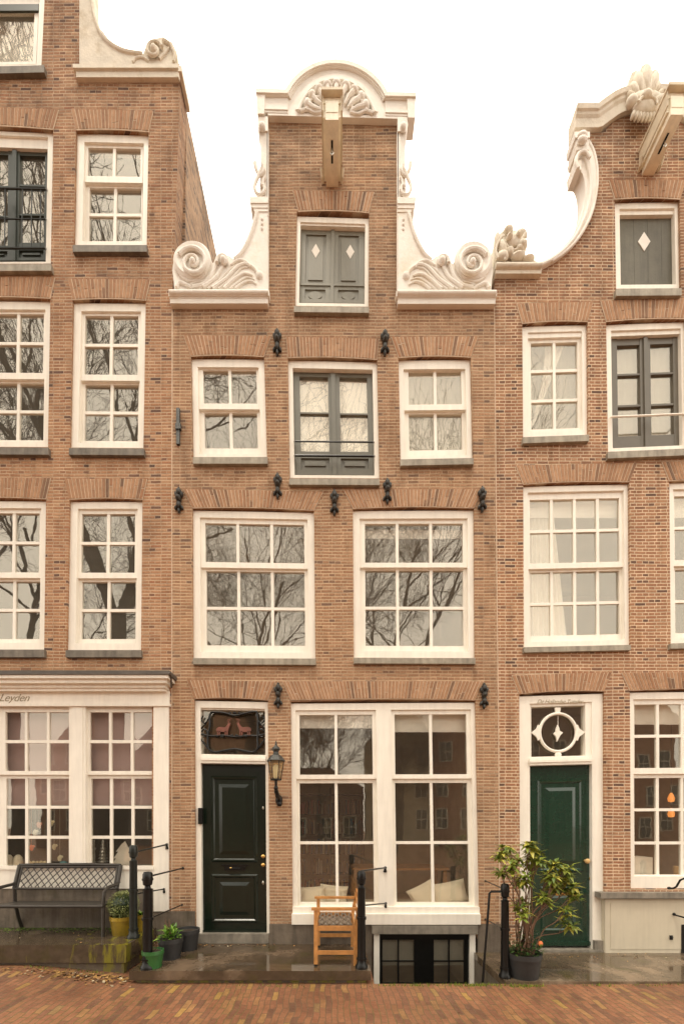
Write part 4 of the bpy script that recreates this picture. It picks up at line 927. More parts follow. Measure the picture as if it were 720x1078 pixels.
outR = [(527.6, 1060), (525.3, 760), (523.6, 600), (521.8, 400), (520.7, 284), (568, 282), (590, 268), (607, 251), (620, 228), (626.5, 200), (626, 165), (620, 140), (634, 139), (646, 127), (662, 121), (681, 119),
        (700, 121), (716, 127), (728, 139), (742, 140), (736, 165), (735.5, 200), (742, 228), (755, 251), (772, 268), (794, 282), (843, 284), (843, 1060)]
mb = MB(); wall_mesh(mb, [PX(*p) for p in outR], hR, 0, .25); mb.build('wall', M['brick_right'], HR)
mb = MB(); a0, a1 = PX(526, 0)[0], PX(838, 0)[0]
mb.add([(a0, .5, 9.1), (XR, .5, 10.9), (XR, 10, 10.9), (a0, 10, 9.1), (a1, .5, 9.1), (a1, 10, 9.1), (a0, .5, 8.9), (a1, .5, 8.9), (a0, 10, 8.9), (a1, 10, 8.9)],
       [(0, 1, 2, 3), (1, 4, 5, 2), (0, 6, 7, 4, 1), (2, 5, 9, 8, 3), (6, 8, 9, 7), (0, 3, 8, 6), (4, 7, 9, 5)]); mb.build('roof', M['roof'], HR)
room(HR, PX(529, 0)[0], PX(840, 0)[0], [(-.2, 4.1), (4.15, 6.75), (6.8, 8.85)], 3.4)
mirR = lambda x, y: (1362 - x, y)
def bell_coping(mp):
    mb = MB()
    outer = smooth_path([(556, 278.5), (570, 275), (586, 266), (600, 251), (610, 233), (615.5, 212), (616, 196), (613, 182), (606.5, 176)], 4)
    inner = smooth_path([(619, 148), (625, 160), (628.5, 178), (628, 200), (622, 226), (609, 250), (592, 267), (570, 280), (556, 283)], 4)
    mb.ppoly([mp(*p) for p in outer + [(605, 172), (610, 150)] + inner], -.05, .14)
    e = smooth_path([(558, 281), (572, 277.5), (589, 267), (604, 251), (614, 232), (620, 212), (621.5, 192), (618, 172), (612, 160), (608, 158)], 5)
    mb.tube([P3(*mp(*p), -.05) for p in e], [(1.2 + 1.6 * i / len(e)) / SC for i in range(len(e))], 8)
    e = inner[:-6]; mb.tube([P3(*mp(*p), -.045) for p in e], 1.4 / SC, 8)
    for (x0, y0, x1, y1, d) in ((604.5, 138, 621, 144, .085), (606, 144, 620, 152, .07), (606, 152, 620, 157, .085), (605, 168, 612, 178, .08)): mb.ppoly([mp(x0, y0), mp(x1, y0), mp(x1, y1), mp(x0 + 1, y1)], -d, .12)
    ridge(mb, [(608, 178), (606, 170), (609, 162), (616, 160), (621, 166)], -.09, 3, 2, mp)
    for yy in (142, 147): mb.ball(P3(*mp(613, yy), -.11), .07, .04, .045)
    return mb.build('gable_coping', M['stone'], HR, smooth=True)
def lion_block(mp):
    mb = MB()
    for (y0, y1, d) in ((275.5, 282, .075), (282, 287.5, .06)): mb.ppoly([mp(521.5, y0), mp(570.5, y0), mp(569.5, y1), mp(521.5, y1)], -d, .14)
    mb.tube([P3(*mp(522, 279.5), -.075), P3(*mp(570, 279.5), -.075)], 2.4 / SC, 10)
    mb.ppoly([mp(*p) for p in [(521, 275.5), (520, 262), (522, 250), (527, 245), (533, 240), (540, 242), (548, 244), (554, 247), (554, 262), (550, 268), (560, 272), (566, 275.5)]], -.04, .14)
    for x, y, rx, rz, rt, dy in ((523, 254, 3.0, 9, 0, 0), (529, 262, 4, 9, .3, .02), (535, 243, 5, 4, 0, 0), (549, 247, 6, 4, -.4, .01), (541, 254, 8.5, 7.5, 0, .03), (550, 258, 5, 4, 0, .05), (536, 250, 3.5, 2.4, .3, .07), (545, 250, 3.5, 2.0, -.3, .06), (547, 263, 5, 3, .2, .03), (536, 266, 5, 5, 0, .02), (529, 270, 6, 5, 0, .03), (545, 270, 8, 4, .2, .02), (556, 273, 7, 2.5, .2, 0)):
        mb.ball(P3(*mp(x, y), -.05 - dy), rx / SC, .06, rz / SC, 10, rt if mp is idm else -rt, .05)
    for pts in ([(532, 256), (537, 262), (545, 262), (551, 256)], [(524, 272), (522, 262), (526, 252), (531, 247)], [(531, 274), (532, 264), (529, 257)], [(553, 245), (549, 252), (552, 256)]): ridge(mb, pts, -.10, 1.8, 1.2, mp)
    return mb.build('carved_lion_block', M['stone_old'], HR, smooth=True)
for mp in (idm, mirR): bell_coping(mp); lion_block(mp)
path = [(603.5, 130), (626, 130)] + smooth_path([(628, 129.5), (638, 122), (650, 114.5), (663, 111), (681, 109.5)], 4); path = path + [mirR(*p) for p in reversed(path[:-1])]
pp = [PX(*p) for p in path]; s = 1 / SC
mb = MB()
mb.sweep(pp, [(-9 * s, .12), (-9 * s, -.045), (-1 * s, -.055), (1 * s, -.075), (3 * s, -.08), (4 * s, -.10), (8 * s, -.11), (9 * s, -.09), (9 * s, .12)])
crn = mb.build('gable_cornice', M['stone_old'], HR)
mb = MB()
mb.ppoly([(662, 112), (657, 103), (656, 97), (661, 95), (662.5, 84), (665, 76), (669, 73.5), (673, 75), (675.5, 69), (680, 66), (685, 68.5), (686.5, 74), (690.5, 72), (694, 76), (694.5, 84), (693.5, 93), (699, 93), (700, 98), (696, 105), (692, 112)], -.05, .08)
for tip, bs, r1 in (((680, 70), (680, 104), 4.6), ((670, 78), (676, 104), 4.4), ((690, 77), (684, 104), 4.2), ((660.5, 98), (672, 108), 3.2), ((697, 96), (687, 108), 3.2), ((675, 84), (678, 104), 3.0), ((685, 84), (682, 104), 3.0), ((665, 88), (674, 106), 3.4), ((693, 87), (686, 106), 3.2)):
    q0 = [(bs[0] + (tip[0] - bs[0]) * t / 6 , bs[1] + (tip[1] - bs[1]) * t / 6) for t in range(7)]
    mb.tube([P3(a, b, -.075 - .02 * math.sin(k_ / 6 * 3.1)) for k_, (a, b) in enumerate(q0)], [r1 * f_ / SC for f_ in (.35, .5, .7, .88, 1, .95, .5)], 9)
for (x, y, rx, rz, dy) in ((680, 104, 17, 7, .04), (680, 112, 15, 8, .05), (665, 107, 6, 5, .06), (694, 107, 6, 5, .06), (680, 101, 6, 4, .1)): mb.ball(P3(x, y, -.08 - dy), rx / SC, .06, rz / SC, 14, 0, .03)
for i in range(9): mb.ball(P3(666 + i * 3.5, 121 + 2.2 * math.sin(i / 8 * math.pi), -.12), 2.1 / SC, .04, 4 / SC, 8, (i - 4) * .08)
ridge(mb, [(672, 107), (676, 102), (683, 101), (690, 104), (692, 109)], -.19, 2.0, 1.4, idm)
mb.build('carved_shell', M['stone_old'], crn, smooth=True)
hoist_beam(HR, 4.34, 10.73, .50)

# painted names
def lettering(txt, x, y, size, Y, parent, mt='gilt', shear=.45):
    cu = bpy.data.curves.new('lettering', 'FONT'); cu.body = txt; cu.size = size; cu.shear = shear; cu.extrude = .001; cu.space_character = .95; cu.align_x = 'LEFT'; cu.offset = -.0008
    o = bpy.data.objects.new('tmp', cu); COL.objects.link(o); dg = bpy.context.evaluated_depsgraph_get(); dg.update()
    me = bpy.data.meshes.new_from_object(o.evaluated_get(dg)); bpy.data.objects.remove(o)
    p = P3(x, y, Y); root = parent
    while root.parent: root = root.parent
    me.transform(Matrix.Translation(p - root.location) @ Matrix.Rotation(R(90), 4, 'X')); me.materials.clear(); me.materials.append(M[mt])
    t = bpy.data.objects.new('painted_name', me); COL.objects.link(t); t.parent = parent
    return t
lettering('Leyden', -1.5, 738.5, .15, -.043, sfr)
lettering('De Hollandse Tuinder', 565, 740.5, .075, .031, fr)

# ================================================================== stoops
def stoop(label, x0, x1, yb, zt, th, mt, zbase, overhang=.05):
    """stone slab on a lower base"""
    e = empty('stoop', ((x0 + x1) / 2, -yb / 2, zbase), label, 'stoop')
    mb = MB(); n = 3
    mb.box(x0, x1, -yb, -.03, zt - th, zt); mb.build('slab', M[mt], e)
    if zt - th - zbase > .02:
        mb = MB(); mb.box(x0 + overhang, x1 - overhang, -yb + overhang, -.03, zbase - .1, zt - th); mb.build('base', M['plinth_moss'], e)
    return e
sA = stoop('mossy grey stone stoop under the black garden bench', -6.2, PX(148, 0, -.5)[0], .864, .308, .21, 'slab_moss', .03)
sB = stoop('low wet stone stoop before the black front door', -2.31, .41, 1.085, .08, .105, 'slab', -.08)
sC = stoop('flat wet grey slab in front of the dark green front door', 1.925, 6.6, 1.09, -.035, .09, 'slab_r', -.09)
# moss patches on the left stoop's end
mb = MB()
for k in range(900):
    x = rnd.uniform(-5.4, -2.7); y = -.05 - abs(rnd.gauss(0, .10))
    c = Vector((x, y, .309)); a = rnd.uniform(0, 6.28); r_ = rnd.uniform(.005, .02)
    mb.add([c + Vector((r_ * math.cos(a + t), r_ * math.sin(a + t), rnd.uniform(0, .006))) for t in (0, 2.1, 4.2)], [(0, 1, 2)], rnd.uniform(0, .6))
tag(mb.build('moss', M['moss'], tone=True), 'yellow green moss on the mossy stoop under the bench', 'moss', kind='stuff')

# grass tufts at the edge of the paving
mb = MB()
def blade(c, h, t=None):
    a = rnd.uniform(0, 6.28); w_ = .004; d = Vector((math.cos(a), math.sin(a), 0)); l = Vector((rnd.uniform(-.4, .4) * h, rnd.uniform(-.4, .4) * h, h))
    mb.add([c - d * w_, c + d * w_, c + l], [(0, 1, 2)], rnd.random() if t is None else t)
for (xa, xb, y, n) in ((WX0 - .02, WX1 + .05, -WD - .03, 420), (1.95, 2.35, -1.12, 260), (2.35, 6, -1.115, 340), (-2.3, .4, -1.12, 60), (-6, -2.7, -.87, 160)):
    cl = [rnd.uniform(xa, xb) for _ in range(9)]
    for k in range(n):
        x = rnd.choice(cl) + rnd.gauss(0, .12)
        if not xa <= x <= xb: continue
        blade(Vector((x, y - abs(rnd.gauss(0, .03)), street_z(x))), rnd.uniform(.008, .04))
tag(mb.build('grass', M['moss'], tone=True), 'short grass and moss sprouting along the edge of the paving', 'grass', kind='stuff')
mb = MB()
def litter(x, y, z, s):
    a = rnd.uniform(0, 6.28); t = rnd.uniform(-.5, .5); u = Vector((math.cos(a), math.sin(a), t * .6)) * s; v = Vector((-math.sin(a), math.cos(a), rnd.uniform(-.5, .5))) * s * .6
    c = Vector((x, y, z + s * .35)); mb.add([c - u, c - v * .9 - u * .2, c + u * .5 - v * .6, c + u, c + v * .8 + u * .1, c + v - u * .4], [(0, 1, 2, 3, 4, 5)], rnd.random())
for k in range(520):
    x = rnd.gauss(-2.75, .33); y = -.93 - abs(rnd.gauss(0, .10)) 
    if x < -2.33 : litter(x, y, street_z(x), rnd.uniform(.012, .03))
for k in range(150): x = rnd.uniform(-5.2, -2.4); litter(x, -.9 - abs(rnd.gauss(0, .12)), street_z(x), rnd.uniform(.008, .02))
for k in range(60): litter(rnd.gauss(-1.6, .45), -.05 - abs(rnd.gauss(0, .06)), .08, rnd.uniform(.008, .022))
for k in range(70): litter(rnd.uniform(2.6, 5.3), -.06 - abs(rnd.gauss(0, .22)), -.035, rnd.uniform(.006, .016))
for k in range(26): litter(rnd.uniform(-5, -2.8), -rnd.uniform(.1, .8), .308, rnd.uniform(.008, .016))
for k in range(40): x = rnd.uniform(-5, 5); litter(x, -rnd.uniform(1.15, 2.2), street_z(x), rnd.uniform(.006, .014))
tag(mb.build('fallen_leaves', M['litter'], tone=True), 'brown and yellow fallen leaves littering the paving and stoops', 'leaves', kind='stuff')

# ================================================================== stoop posts and rails
def stoop_post(label, xpx, Y, zb, ztop, wid, rails, mt='iron', square=True, group='iron posts with rails on the stoops'):
    X = PX(xpx, 0, Y)[0]; e = empty('stoop_post', (X, Y, zb), label, 'railing post', group)
    h = ztop - zb; w2 = wid / 2; mb = MB()
    mb.lathe((X, Y, zb), [(w2 * 1.45, 0), (w2 * 1.45, .03), (w2 * 1.15, .05), (w2, .10), (w2 * .97, .30), (w2 * .9, h - .22), (w2 * .95, h - .20), (w2 * .62, h - .19), (w2 * .55, h - .165), (w2 * .9, h - .15), (w2 * 1.0, h - .09), (w2 * 1.0, h - .03), (w2 * .75, h - .005), (w2 * .3, h)], 12)
    mb.build('post', M[mt], e, smooth=True)
    mb = MB(); mb.lathe((X, Y, zb + h - .10), [(w2 * 1.12, 0), (w2 * 1.12, .02)], 12); mb.lathe((X, Y, zb + h * .50), [(w2 * 1.15, 0), (w2 * 1.15, .03)], 12); mb.lathe((X, Y, zb + .10), [(w2 * 1.2, 0), (w2 * 1.2, .02)], 12)
    mb.build('collar', M[mt], e, smooth=True)
    for r in rails:
        mb = MB(); a = Vector((X, Y, r[0])); b = Vector(r[1]); mb.tube([a, b], r[2], 8)
        if len(r) > 3: mb.tube([b, b + Vector((0.0, .015, -r[3]))], [r[2], r[2] * 2.2], 8)
        mb.ball(b, r[2] * 1.8, r[2] * 1.8, r[2] * 1.8, 8)
        mb.build('rail', M[mt], e, smooth=True)
    return e
def zpx(y, Y): return PX(0, y, Y)[1]
YA = -.55
stoop_post('tall green black iron post at the end of the mossy stoop, beside the bench', 140.5, YA, .308, zpx(890, YA), .10, [(zpx(898, YA), P3(175.5, 889.5, -.04), .011, .06), (zpx(942, YA), P3(172.5, 936.5, -.04), .009, .05)], 'irong')
YB = -1.0
stoop_post('black iron post beside the small green pot at the corner of the low stoop', 155.5, YB, .08, zpx(918, YB), .112, [(zpx(923.5, YB), P3(192.5, 914.5, -.005), .011), (zpx(968.5, YB), P3(191.5, 953, -.005), .009)])
YCp = -.985
stoop_post('black iron post standing right beside the wooden armchair', 380.5, YCp, .08, zpx(917, YCp), .098, [(zpx(917.5, YCp), P3(405.5, 914, -.0), .012, .06), (zpx(954, YCp), P3(406, 951.5, -.0), .010, .06)])
YD = -.967
e = stoop_post('black iron post beside the potted rhododendron, with a bent handrail', 531.5, YD, -.035, zpx(930.5, YD), .095, [(zpx(937, YD), P3(511, 928, -.005), .008), (zpx(979, YD), P3(511, 968.5, -.005), .008)])
X = PX(531.5, 0, YD)[0]
mb = MB(); zt = zpx(939, YD); mb.tube([(X, YD, zt), (PX(517, 0, YD)[0], YD, zt - .002), (PX(515.3, 0, YD)[0], YD, zt - .02), (PX(506.5, 0, YD)[0], YD - .05, -.075)], .014, 8); mb.build('handrail', M['iron'], e, smooth=True)
# short rails at the right edge of the picture
X2 = 5.15; e = empty('stoop_rail', (X2, -.5, -.035), 'black curved iron rail bracketed to the cream plinth at the right edge', 'railing')
mb = MB(); mb.tube([P3(704.5, 936, -.12), P3(709, 935.5, -.14), P3(712, 934, -.18), P3(716, 927, -.22), P3(721, 925, -.27), (5.1, -.9, 1.08)], .013, 8); mb.ball(P3(704.5, 935.5, -.11), .03, .02, .02)
mb.build('upper_rail', M['iron'], e, smooth=True)
mb = MB(); mb.tube([P3(709.5, 963.5, -.06), P3(722, 967, -.2), (5.1, -.9, .55)], .011, 8); mb.ball(P3(709.5, 963, -.06), .022, .02, .022); mb.build('lower_rail', M['iron'], e, smooth=True)
mb = MB(); mb.lathe((5.1, -.9, -.035), [(.06, 0), (.06, .04), (.04, .08), (.04, 1.1), (.05, 1.13), (.02, 1.18)], 12); mb.build('post', M['iron'], e, smooth=True)

# ================================================================== wall lantern
YL_ = -.26
c = P3(290.5, 811, YL_); LZ = lambda y: zpx(y, YL_)
e = empty('wall_lantern', (c.x, 0, LZ(848)), 'tapered glass wall lantern on a scrolled iron bracket right of the black door', 'lantern')
k = D / (D + YL_) * SC
def hexring(mb, x, y, prof, n=6): mb.lathe((x, y, 0), [(r, z) for r, z in prof], n)
mb = MB(); hexring(mb, c.x, c.y, [(9.5 / k, LZ(802)), (9.8 / k, LZ(801.3)), (5.8 / k, LZ(796)), (3.2 / k, LZ(794.5)), (2.6 / k, LZ(792)), (3.0 / k, LZ(791.5)), (4.4 / k, LZ(789)), (3.6 / k, LZ(787)), (1.2 / k, LZ(785)), (1.0 / k, LZ(783)), (.3 / k, LZ(780))]); mb.build('roof', M['anchor'], e)
mb = MB()
for i in range(6):
    a = math.pi * 2 * i / 6; mb.tube([(c.x + 8.3 / k * math.cos(a), c.y + 8.3 / k * math.sin(a), LZ(802)), (c.x + 5.2 / k * math.cos(a), c.y + 5.2 / k * math.sin(a), LZ(820.5))], .006, 5)
hexring(mb, c.x, c.y, [(5.8 / k, LZ(822)), (5.8 / k, LZ(820.3)), (1 / k, LZ(820.2))]); mb.build('cage', M['iron'], e)
mb = MB(); v0 = [(c.x + 7.9 / k * math.cos(math.pi / 3 * i), c.y + 7.9 / k * math.sin(math.pi / 3 * i), LZ(802)) for i in range(6)]; v1 = [(c.x + 4.9 / k * math.cos(math.pi / 3 * i), c.y + 4.9 / k * math.sin(math.pi / 3 * i), LZ(820.5)) for i in range(6)]
mb.add(v0 + v1, [(i, (i + 1) % 6, (i + 1) % 6 + 6, i + 6) for i in range(6)]); mb.build('lantern_glass', M['lampglass'], e)
mb = MB(); mb.lathe((c.x, c.y, 0), [(2.0 / k, LZ(820)), (2.7 / k, LZ(818)), (3.0 / k, LZ(808)), (2.2 / k, LZ(806)), (.5 / k, LZ(805))], 14); mb.build('lamp', M['lampcore'], e, smooth=True)
mb = MB(); w_ = P3(294, 843, 0)
mb.tube([(c.x, c.y, LZ(821)), (c.x, c.y, LZ(828)), (c.x, c.y + .03, LZ(834)), (c.x + .02, c.y + .12, w_.z + .03), (w_.x, -.02, w_.z)], [.02, .016, .03, .022, .03], 8)
mb.ball((c.x, c.y, LZ(830)), .03, .03, .035); mb.ball((w_.x, -.03, w_.z), .05, .05, .075, 10); mb.ball((w_.x + .01, -.06, w_.z - .05), .04, .05, .04, 10); mb.ball((w_.x - .02, -.05, w_.z + .07), .03, .05, .05, 10)
mb.build('bracket', M['iron'], e, smooth=True)

# ================================================================== garden bench
Zs = .308
xl, xr = PX(19.5, 0, -.08)[0], PX(126.5, 0, -.08)[0]
e = empty('garden_bench', ((xl + xr) / 2, -.3, Zs), 'dark metal garden bench with a pierced diamond lattice back on the mossy stoop', 'bench')
zt, zb_ = zpx(911.5, -.08), zpx(935.5, -.12); zseat = .308 + .40
mb = MB()
yb_t, yb_b = -.06, -.16
def bk(u, v): return Vector((xl + (xr - xl) * u, yb_b + (yb_t - yb_b) * v, zb_ + (zt - zb_) * v))
mb.tube([bk(0, 1), bk(.25, 1.03), bk(.75, 1.03), bk(1, 1)], .022, 8); mb.tube([bk(0, 0), bk(1, 0)], .016, 8); mb.tube([bk(0, 0), bk(0, 1)], .024, 8); mb.tube([bk(1, 0), bk(1, 1)], .024, 8)
mb.tube([bk(.0, .92), bk(1, .92)], .014, 6); mb.tube([bk(.03, 0.05), bk(.03, .95)], .014, 6); mb.tube([bk(.97, 0.05), bk(.97, .95)], .014, 6)
mb.build('back_frame', M['benchm'], e, smooth=True)
mb = MB(); n = 14
for i in range(-4, n + 1):
    for sgn in (1, -1):
        pts = []
        for j in range(9):
            v = .06 + .86 * j / 8; u = (i + (j / 8 * 2.6 if sgn > 0 else (2.6 - j / 8 * 2.6)) + 1) / (n + 1)
            if .03 <= u <= .97: pts.append(bk(u, v))
        if len(pts) > 1: mb.tube(pts, .007, 6, flat=.5)
mb.build('lattice_back', M['benchm'], e, smooth=True)
mb = MB(); sx0, sx1 = xl - .01, xr + .01
mb.tube([(sx0, -.52, zseat - .012), (sx1, -.52, zseat - .012)], .022, 10)
for i in range(6): mb.box(sx0 + .02, sx1 - .02, -.50 + i * .068, -.445 + i * .068, zseat - .012 - i * .004, zseat + .004 - i * .004)
mb.build('seat', M['benchm'], e, smooth=True)
for x in (xl, xr):
    mb = MB(); s_ = 1 if x == xr else -1
    mb.tube([(x, -.50, Zs), (x, -.50, zseat + .02), (x, -.47, zseat + .17), (x, -.40, zseat + .21), (x, -.20, zseat + .22), (x, -.10, zseat + .24)], [.022, .022, .02, .022, .022, .018], 8)
    mb.build('arm_leg', M['benchm'], e, smooth=True)
    mb = MB(); mb.tube([(x, -.02, Zs), (x, -.08, Zs + .15), (x, -.14, zseat - .05), (x, -.15, zb_), ], .022, 8); mb.build('leg', M['benchm'], e, smooth=True)

# ================================================================== wooden armchair (facing left, side towards us)
yf_, yr_ = -.90, -.14; zf = .08
xa, xb = PX(332.5, 0, yf_)[0], PX(374, 0, yf_)[0]
e = empty('garden_armchair', ((xa + xb) / 2, (yf_ + yr_) / 2, zf), 'teak garden armchair with a dark slatted seat on the low stoop', 'armchair')
zar = zpx(957.5, yf_); zse = zpx(977, yf_)
for (yy, sg) in ((yf_, 1), (yr_, -1)):
    mb = MB(); mb.box(xa - .022, xa + .022, yy - .022, yy + .022, zf + .02, zar - .012); mb.build('leg', M['wood'], e)
    mb = MB(); mb.box(xa - .021, xa + .021, yy - .021, yy + .021, zf, zf + .02); mb.build('leg_shoe', M['iron'], e)
    mb = MB(); hh = zpx(945, -.8)
    mb.prism([(xb - .022, zf), (xb + .022, zf), (xb + .024, zse), (xb + .085, hh), (xb + .045, hh), (xb - .02, zse)], yy - .02, yy + .02); mb.build('leg', M['wood'], e, label='rear leg running up into the backrest')
    mb = MB(); mb.box(xa - .05, xb + .03, yy - .032, yy + .032, zar - .012, zar + .016); mb.build('armrest', M['wood'], e)
    mb = MB(); mb.box(xa + .022, xb - .022, yy - .014, yy + .014, zse - .035, zse + .02); mb.build('side_rail', M['wood'], e)
    mb = MB(); mb.box(xa + .022, xb - .022, yy - .012, yy + .012, zf + .13, zf + .175); mb.build('stretcher', M['wood'], e)
mb = MB(); mb.box(xa - .012, xa + .012, yf_ + .02, yr_ - .02, zse - .035, zse + .015); mb.box(xb - .012, xb + .012, yf_ + .02, yr_ - .02, zse - .035, zse + .015); mb.build('seat_frame', M['wood'], e)
mb = MB(); n = 9; L_ = xb - xa - .05
for i in range(n):   # gently wavy slats running front to back, with gaps
    x0 = xa + .03 + i * L_ / n; pts = [(x0 + .012 + .010 * math.sin(t * 1.57 + (i % 2) * math.pi), yf_ + .03 + (yr_ - yf_ - .06) * t / 10, zse + .022) for t in range(11)]
    for t in range(10): p, q_ = pts[t], pts[t + 1]; mb.add([(p[0] - .013, p[1], p[2]), (p[0] + .013, p[1], p[2]), (q_[0] + .013, q_[1], q_[2]), (q_[0] - .013, q_[1], q_[2]), (p[0] - .013, p[1], p[2] - .012), (p[0] + .013, p[1], p[2] - .012), (q_[0] + .013, q_[1], q_[2] - .012), (q_[0] - .013, q_[1], q_[2] - .012)], [(0, 1, 2, 3), (4, 7, 6, 5), (0, 4, 5, 1), (1, 5, 6, 2), (3, 2, 6, 7), (0, 3, 7, 4)])
mb.build('seat', M['slat'], e)
mb = MB()
for z_ in (zse + .12, zse + .22, hh - .03): 
    xx = xb + .02 + .045 * (z_ - zse) / (hh - zse); mb.box(xx - .01, xx + .01, yf_ + .02, yr_ - .02, z_ - .03, z_ + .02)
mb.build('backrest', M['wood'], e)

# ================================================================== pots and plants
def pot(name, label, cat, xpx, Y, zb, r, h, mt, taper=.78, group=None, rim=True):
    X = PX(xpx, 0, Y)[0]; e = empty(name, (X, Y, zb), label, cat, group); mb = MB()
    pr = [(r * taper, 0), (r * (taper + (1 - taper) * .8), h * .8), (r * (taper + (1 - taper) * .8) + .008, h * .8 if rim else h * .81), (r, h), (r * .9, h), (r * .88, h * .9), (.001, h * .88)]
    mb.lathe((X, Y, zb), pr, 24); mb.build('pot', M[mt], e, smooth=True)
    mb = MB(); mb.lathe((X, Y, zb + h * .885), [(r * .87, 0), (r * .5, .01), (.001, .015)], 18); mb.build('soil', M['soil'], e)
    return e, X
def leaf(mb, c, d, up, L, W, tone, curl=.15):
    d = d.normalized(); s = d.cross(up)
    s = s.normalized() if s.length > 1e-4 else d.orthogonal().normalized()
    nrm = s.cross(d).normalized(); m1 = c + d * L * .45 + nrm * L * .06; tip = c + d * L - nrm * L * curl
    a = m1 + s * W * .5; b = m1 - s * W * .5; q2 = c + d * L * .15
    mb.add([c, a, m1 - nrm * W * .12, b, tip], [(0, 1, 2), (0, 2, 3), (1, 4, 2), (3, 2, 4)], tone)
# rhododendron
YP = -.92
e, X = pot('potted_rhododendron', 'leggy yellow green rhododendron in a dark tub before the green door', 'potted shrub', 550.5, YP, -.035, .205, .28, 'black_plastic', .8)
z0 = -.035 + .25; stems = MB(); lv = MB(); lvd = MB(); s_ = SC * D / (D + YP)
tips = [(527, 902, .0), (540, 893, .1), (551, 889, -.1), (560, 897, 0), (533, 913, -.1), (546, 905, .1), (556, 908, -.1), (568, 905, .05), (576, 912, -.05), (583, 922, .1), (590, 914, -.05), (596, 922, .0), (600, 930, .05), (571, 925, -.12), (580, 935, 0), (592, 939, .1), (601, 943, 0), (546, 924, -.1), (553, 930, .1), (590, 958, -.05), (603, 978, .05), (536, 924, .1), (563, 916, .1), (555, 952, .1), (544, 958, -.12), (565, 942, -.1)]
for (tx, ty, dy) in tips:
    p1 = Vector((PX(tx, ty, YP)[0], YP + dy * 1.6, PX(tx, ty, YP)[1])); b0 = Vector((X + rnd.uniform(-.09, .09), YP + rnd.uniform(-.07, .07), z0))
    mid = b0.lerp(p1, .5) + Vector((rnd.uniform(-.05, .05) - (p1.x - b0.x) * .15, rnd.uniform(-.05, .05), .03)); m2 = b0.lerp(p1, .78) + Vector((rnd.uniform(-.03, .03), rnd.uniform(-.03, .03), -.01))
    pts = smooth_path([tuple(b0), tuple(mid), tuple(m2), tuple(p1)], 4); stems.tube(pts, [.009 - .006 * i / len(pts) for i in range(len(pts))], 5)
    for w in range(rnd.choice((3, 4, 4))):
        cc = p1 + Vector((rnd.uniform(-.07, .07), rnd.uniform(-.07, .07), rnd.uniform(-.08, .05))) if w else p1
        if w: stems.tube([m2, cc], [.004, .003], 4)
        nl = rnd.randint(10, 14); a0 = rnd.uniform(0, 6.28)
        for i in range(nl):
            a = a0 + i * 2.4; el = rnd.uniform(-.55, .75); d = Vector((math.cos(a) * math.cos(el), math.sin(a) * math.cos(el), math.sin(el)))
            leaf(lv, cc, d, Vector((0, 0, 1)), rnd.uniform(.09, .15), rnd.uniform(.036, .052), min(1, max(0, rnd.gauss(.74, .2))), .2)
for k in range(44):
    a = rnd.uniform(0, 6.28); rr = rnd.uniform(.02, .19); c0 = Vector((X + rr * math.cos(a), YP + rr * math.sin(a), z0)); c1 = c0 + Vector((math.cos(a) * .05 * rnd.random(), math.sin(a) * .05, rnd.uniform(.06, .38)))
    lvd_ = 7
    for i in range(lvd_):
        t = i / lvd_; cc = c0.lerp(c1, t); b_ = rnd.uniform(0, 6.28); leaf(lvd, cc, Vector((math.cos(b_), math.sin(b_), rnd.uniform(-.2, .7))), Vector((0, 0, 1)), rnd.uniform(.05, .09), rnd.uniform(.02, .034), rnd.random())
stems.build('stem', M['stem'], e, smooth=True); lv.build('foliage', M['leaf_rh'], e, tone=True); lvd.build('underplanting', M['leaf_dk'], e, tone=True)
mb = MB(); mb.ball(P3(569, 994, YP - .12), .026, .024, .032, 10); mb.build('orange_fruit', M['orange'], e, smooth=True)
# box ball
e, X = pot('potted_box_ball', 'clipped round box bush in a yellow glazed pot beside the tall post', 'potted shrub', 130, -.36, .308, .165, .24, 'yellow_pot', .78)
mb = MB(); cc = Vector((X, -.36, .308 + .24 + .14))
for k in range(2600):
    d = Vector((rnd.gauss(0, 1), rnd.gauss(0, 1), rnd.gauss(0, 1))).normalized(); rr = .185 * rnd.uniform(.78, 1.04); p = cc + Vector((d.x * rr, d.y * rr, d.z * rr * .92))
    dd = (d + Vector((rnd.uniform(-.7, .7), rnd.uniform(-.7, .7), rnd.uniform(-.7, .7)))).normalized(); leaf(mb, p, dd, Vector((0, 0, 1)), rnd.uniform(.014, .026), .012, rnd.random())
mb.build('foliage', M['leaf_box'], e, tone=True)
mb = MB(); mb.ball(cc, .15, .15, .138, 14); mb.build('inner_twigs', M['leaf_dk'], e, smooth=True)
e, X = pot('potted_plant', 'yellow glazed pot with low leaves tucked behind the tall post', 'potted plant', 148.5, -.18, .308, .10, .22, 'yellow_pot', .8)
mb = MB()
for k in range(40):
    a = rnd.uniform(0, 6.28); leaf(mb, Vector((X, -.18, .308 + .20)), Vector((math.cos(a), math.sin(a), rnd.uniform(.4, 1.6))), Vector((0, 0, 1)), rnd.uniform(.06, .13), .03, rnd.random())
mb.build('foliage', M['leaf_lt'], e, tone=True)
e, X = pot('flower_pot', 'small green glazed pot with dry twigs at the corner of the low stoop', 'flower pot', 161, -.95, .08, .12, .20, 'green_pot', .8)
mb = MB()
for k in range(14):
    a = rnd.uniform(0, 6.28); mb.tube([(X, -.95, .08 + .17), (X + .06 * math.cos(a), -.95 + .06 * math.sin(a), .08 + .17 + rnd.uniform(.03, .12))], .003, 4)
mb.build('dry_twigs', M['stem'], e)
e, X = pot('potted_plant', 'bright green leafy plant in a black bucket behind the small green pot', 'potted plant', 179.5, -.62, .08, .15, .25, 'black_plastic', .78)
mb = MB()
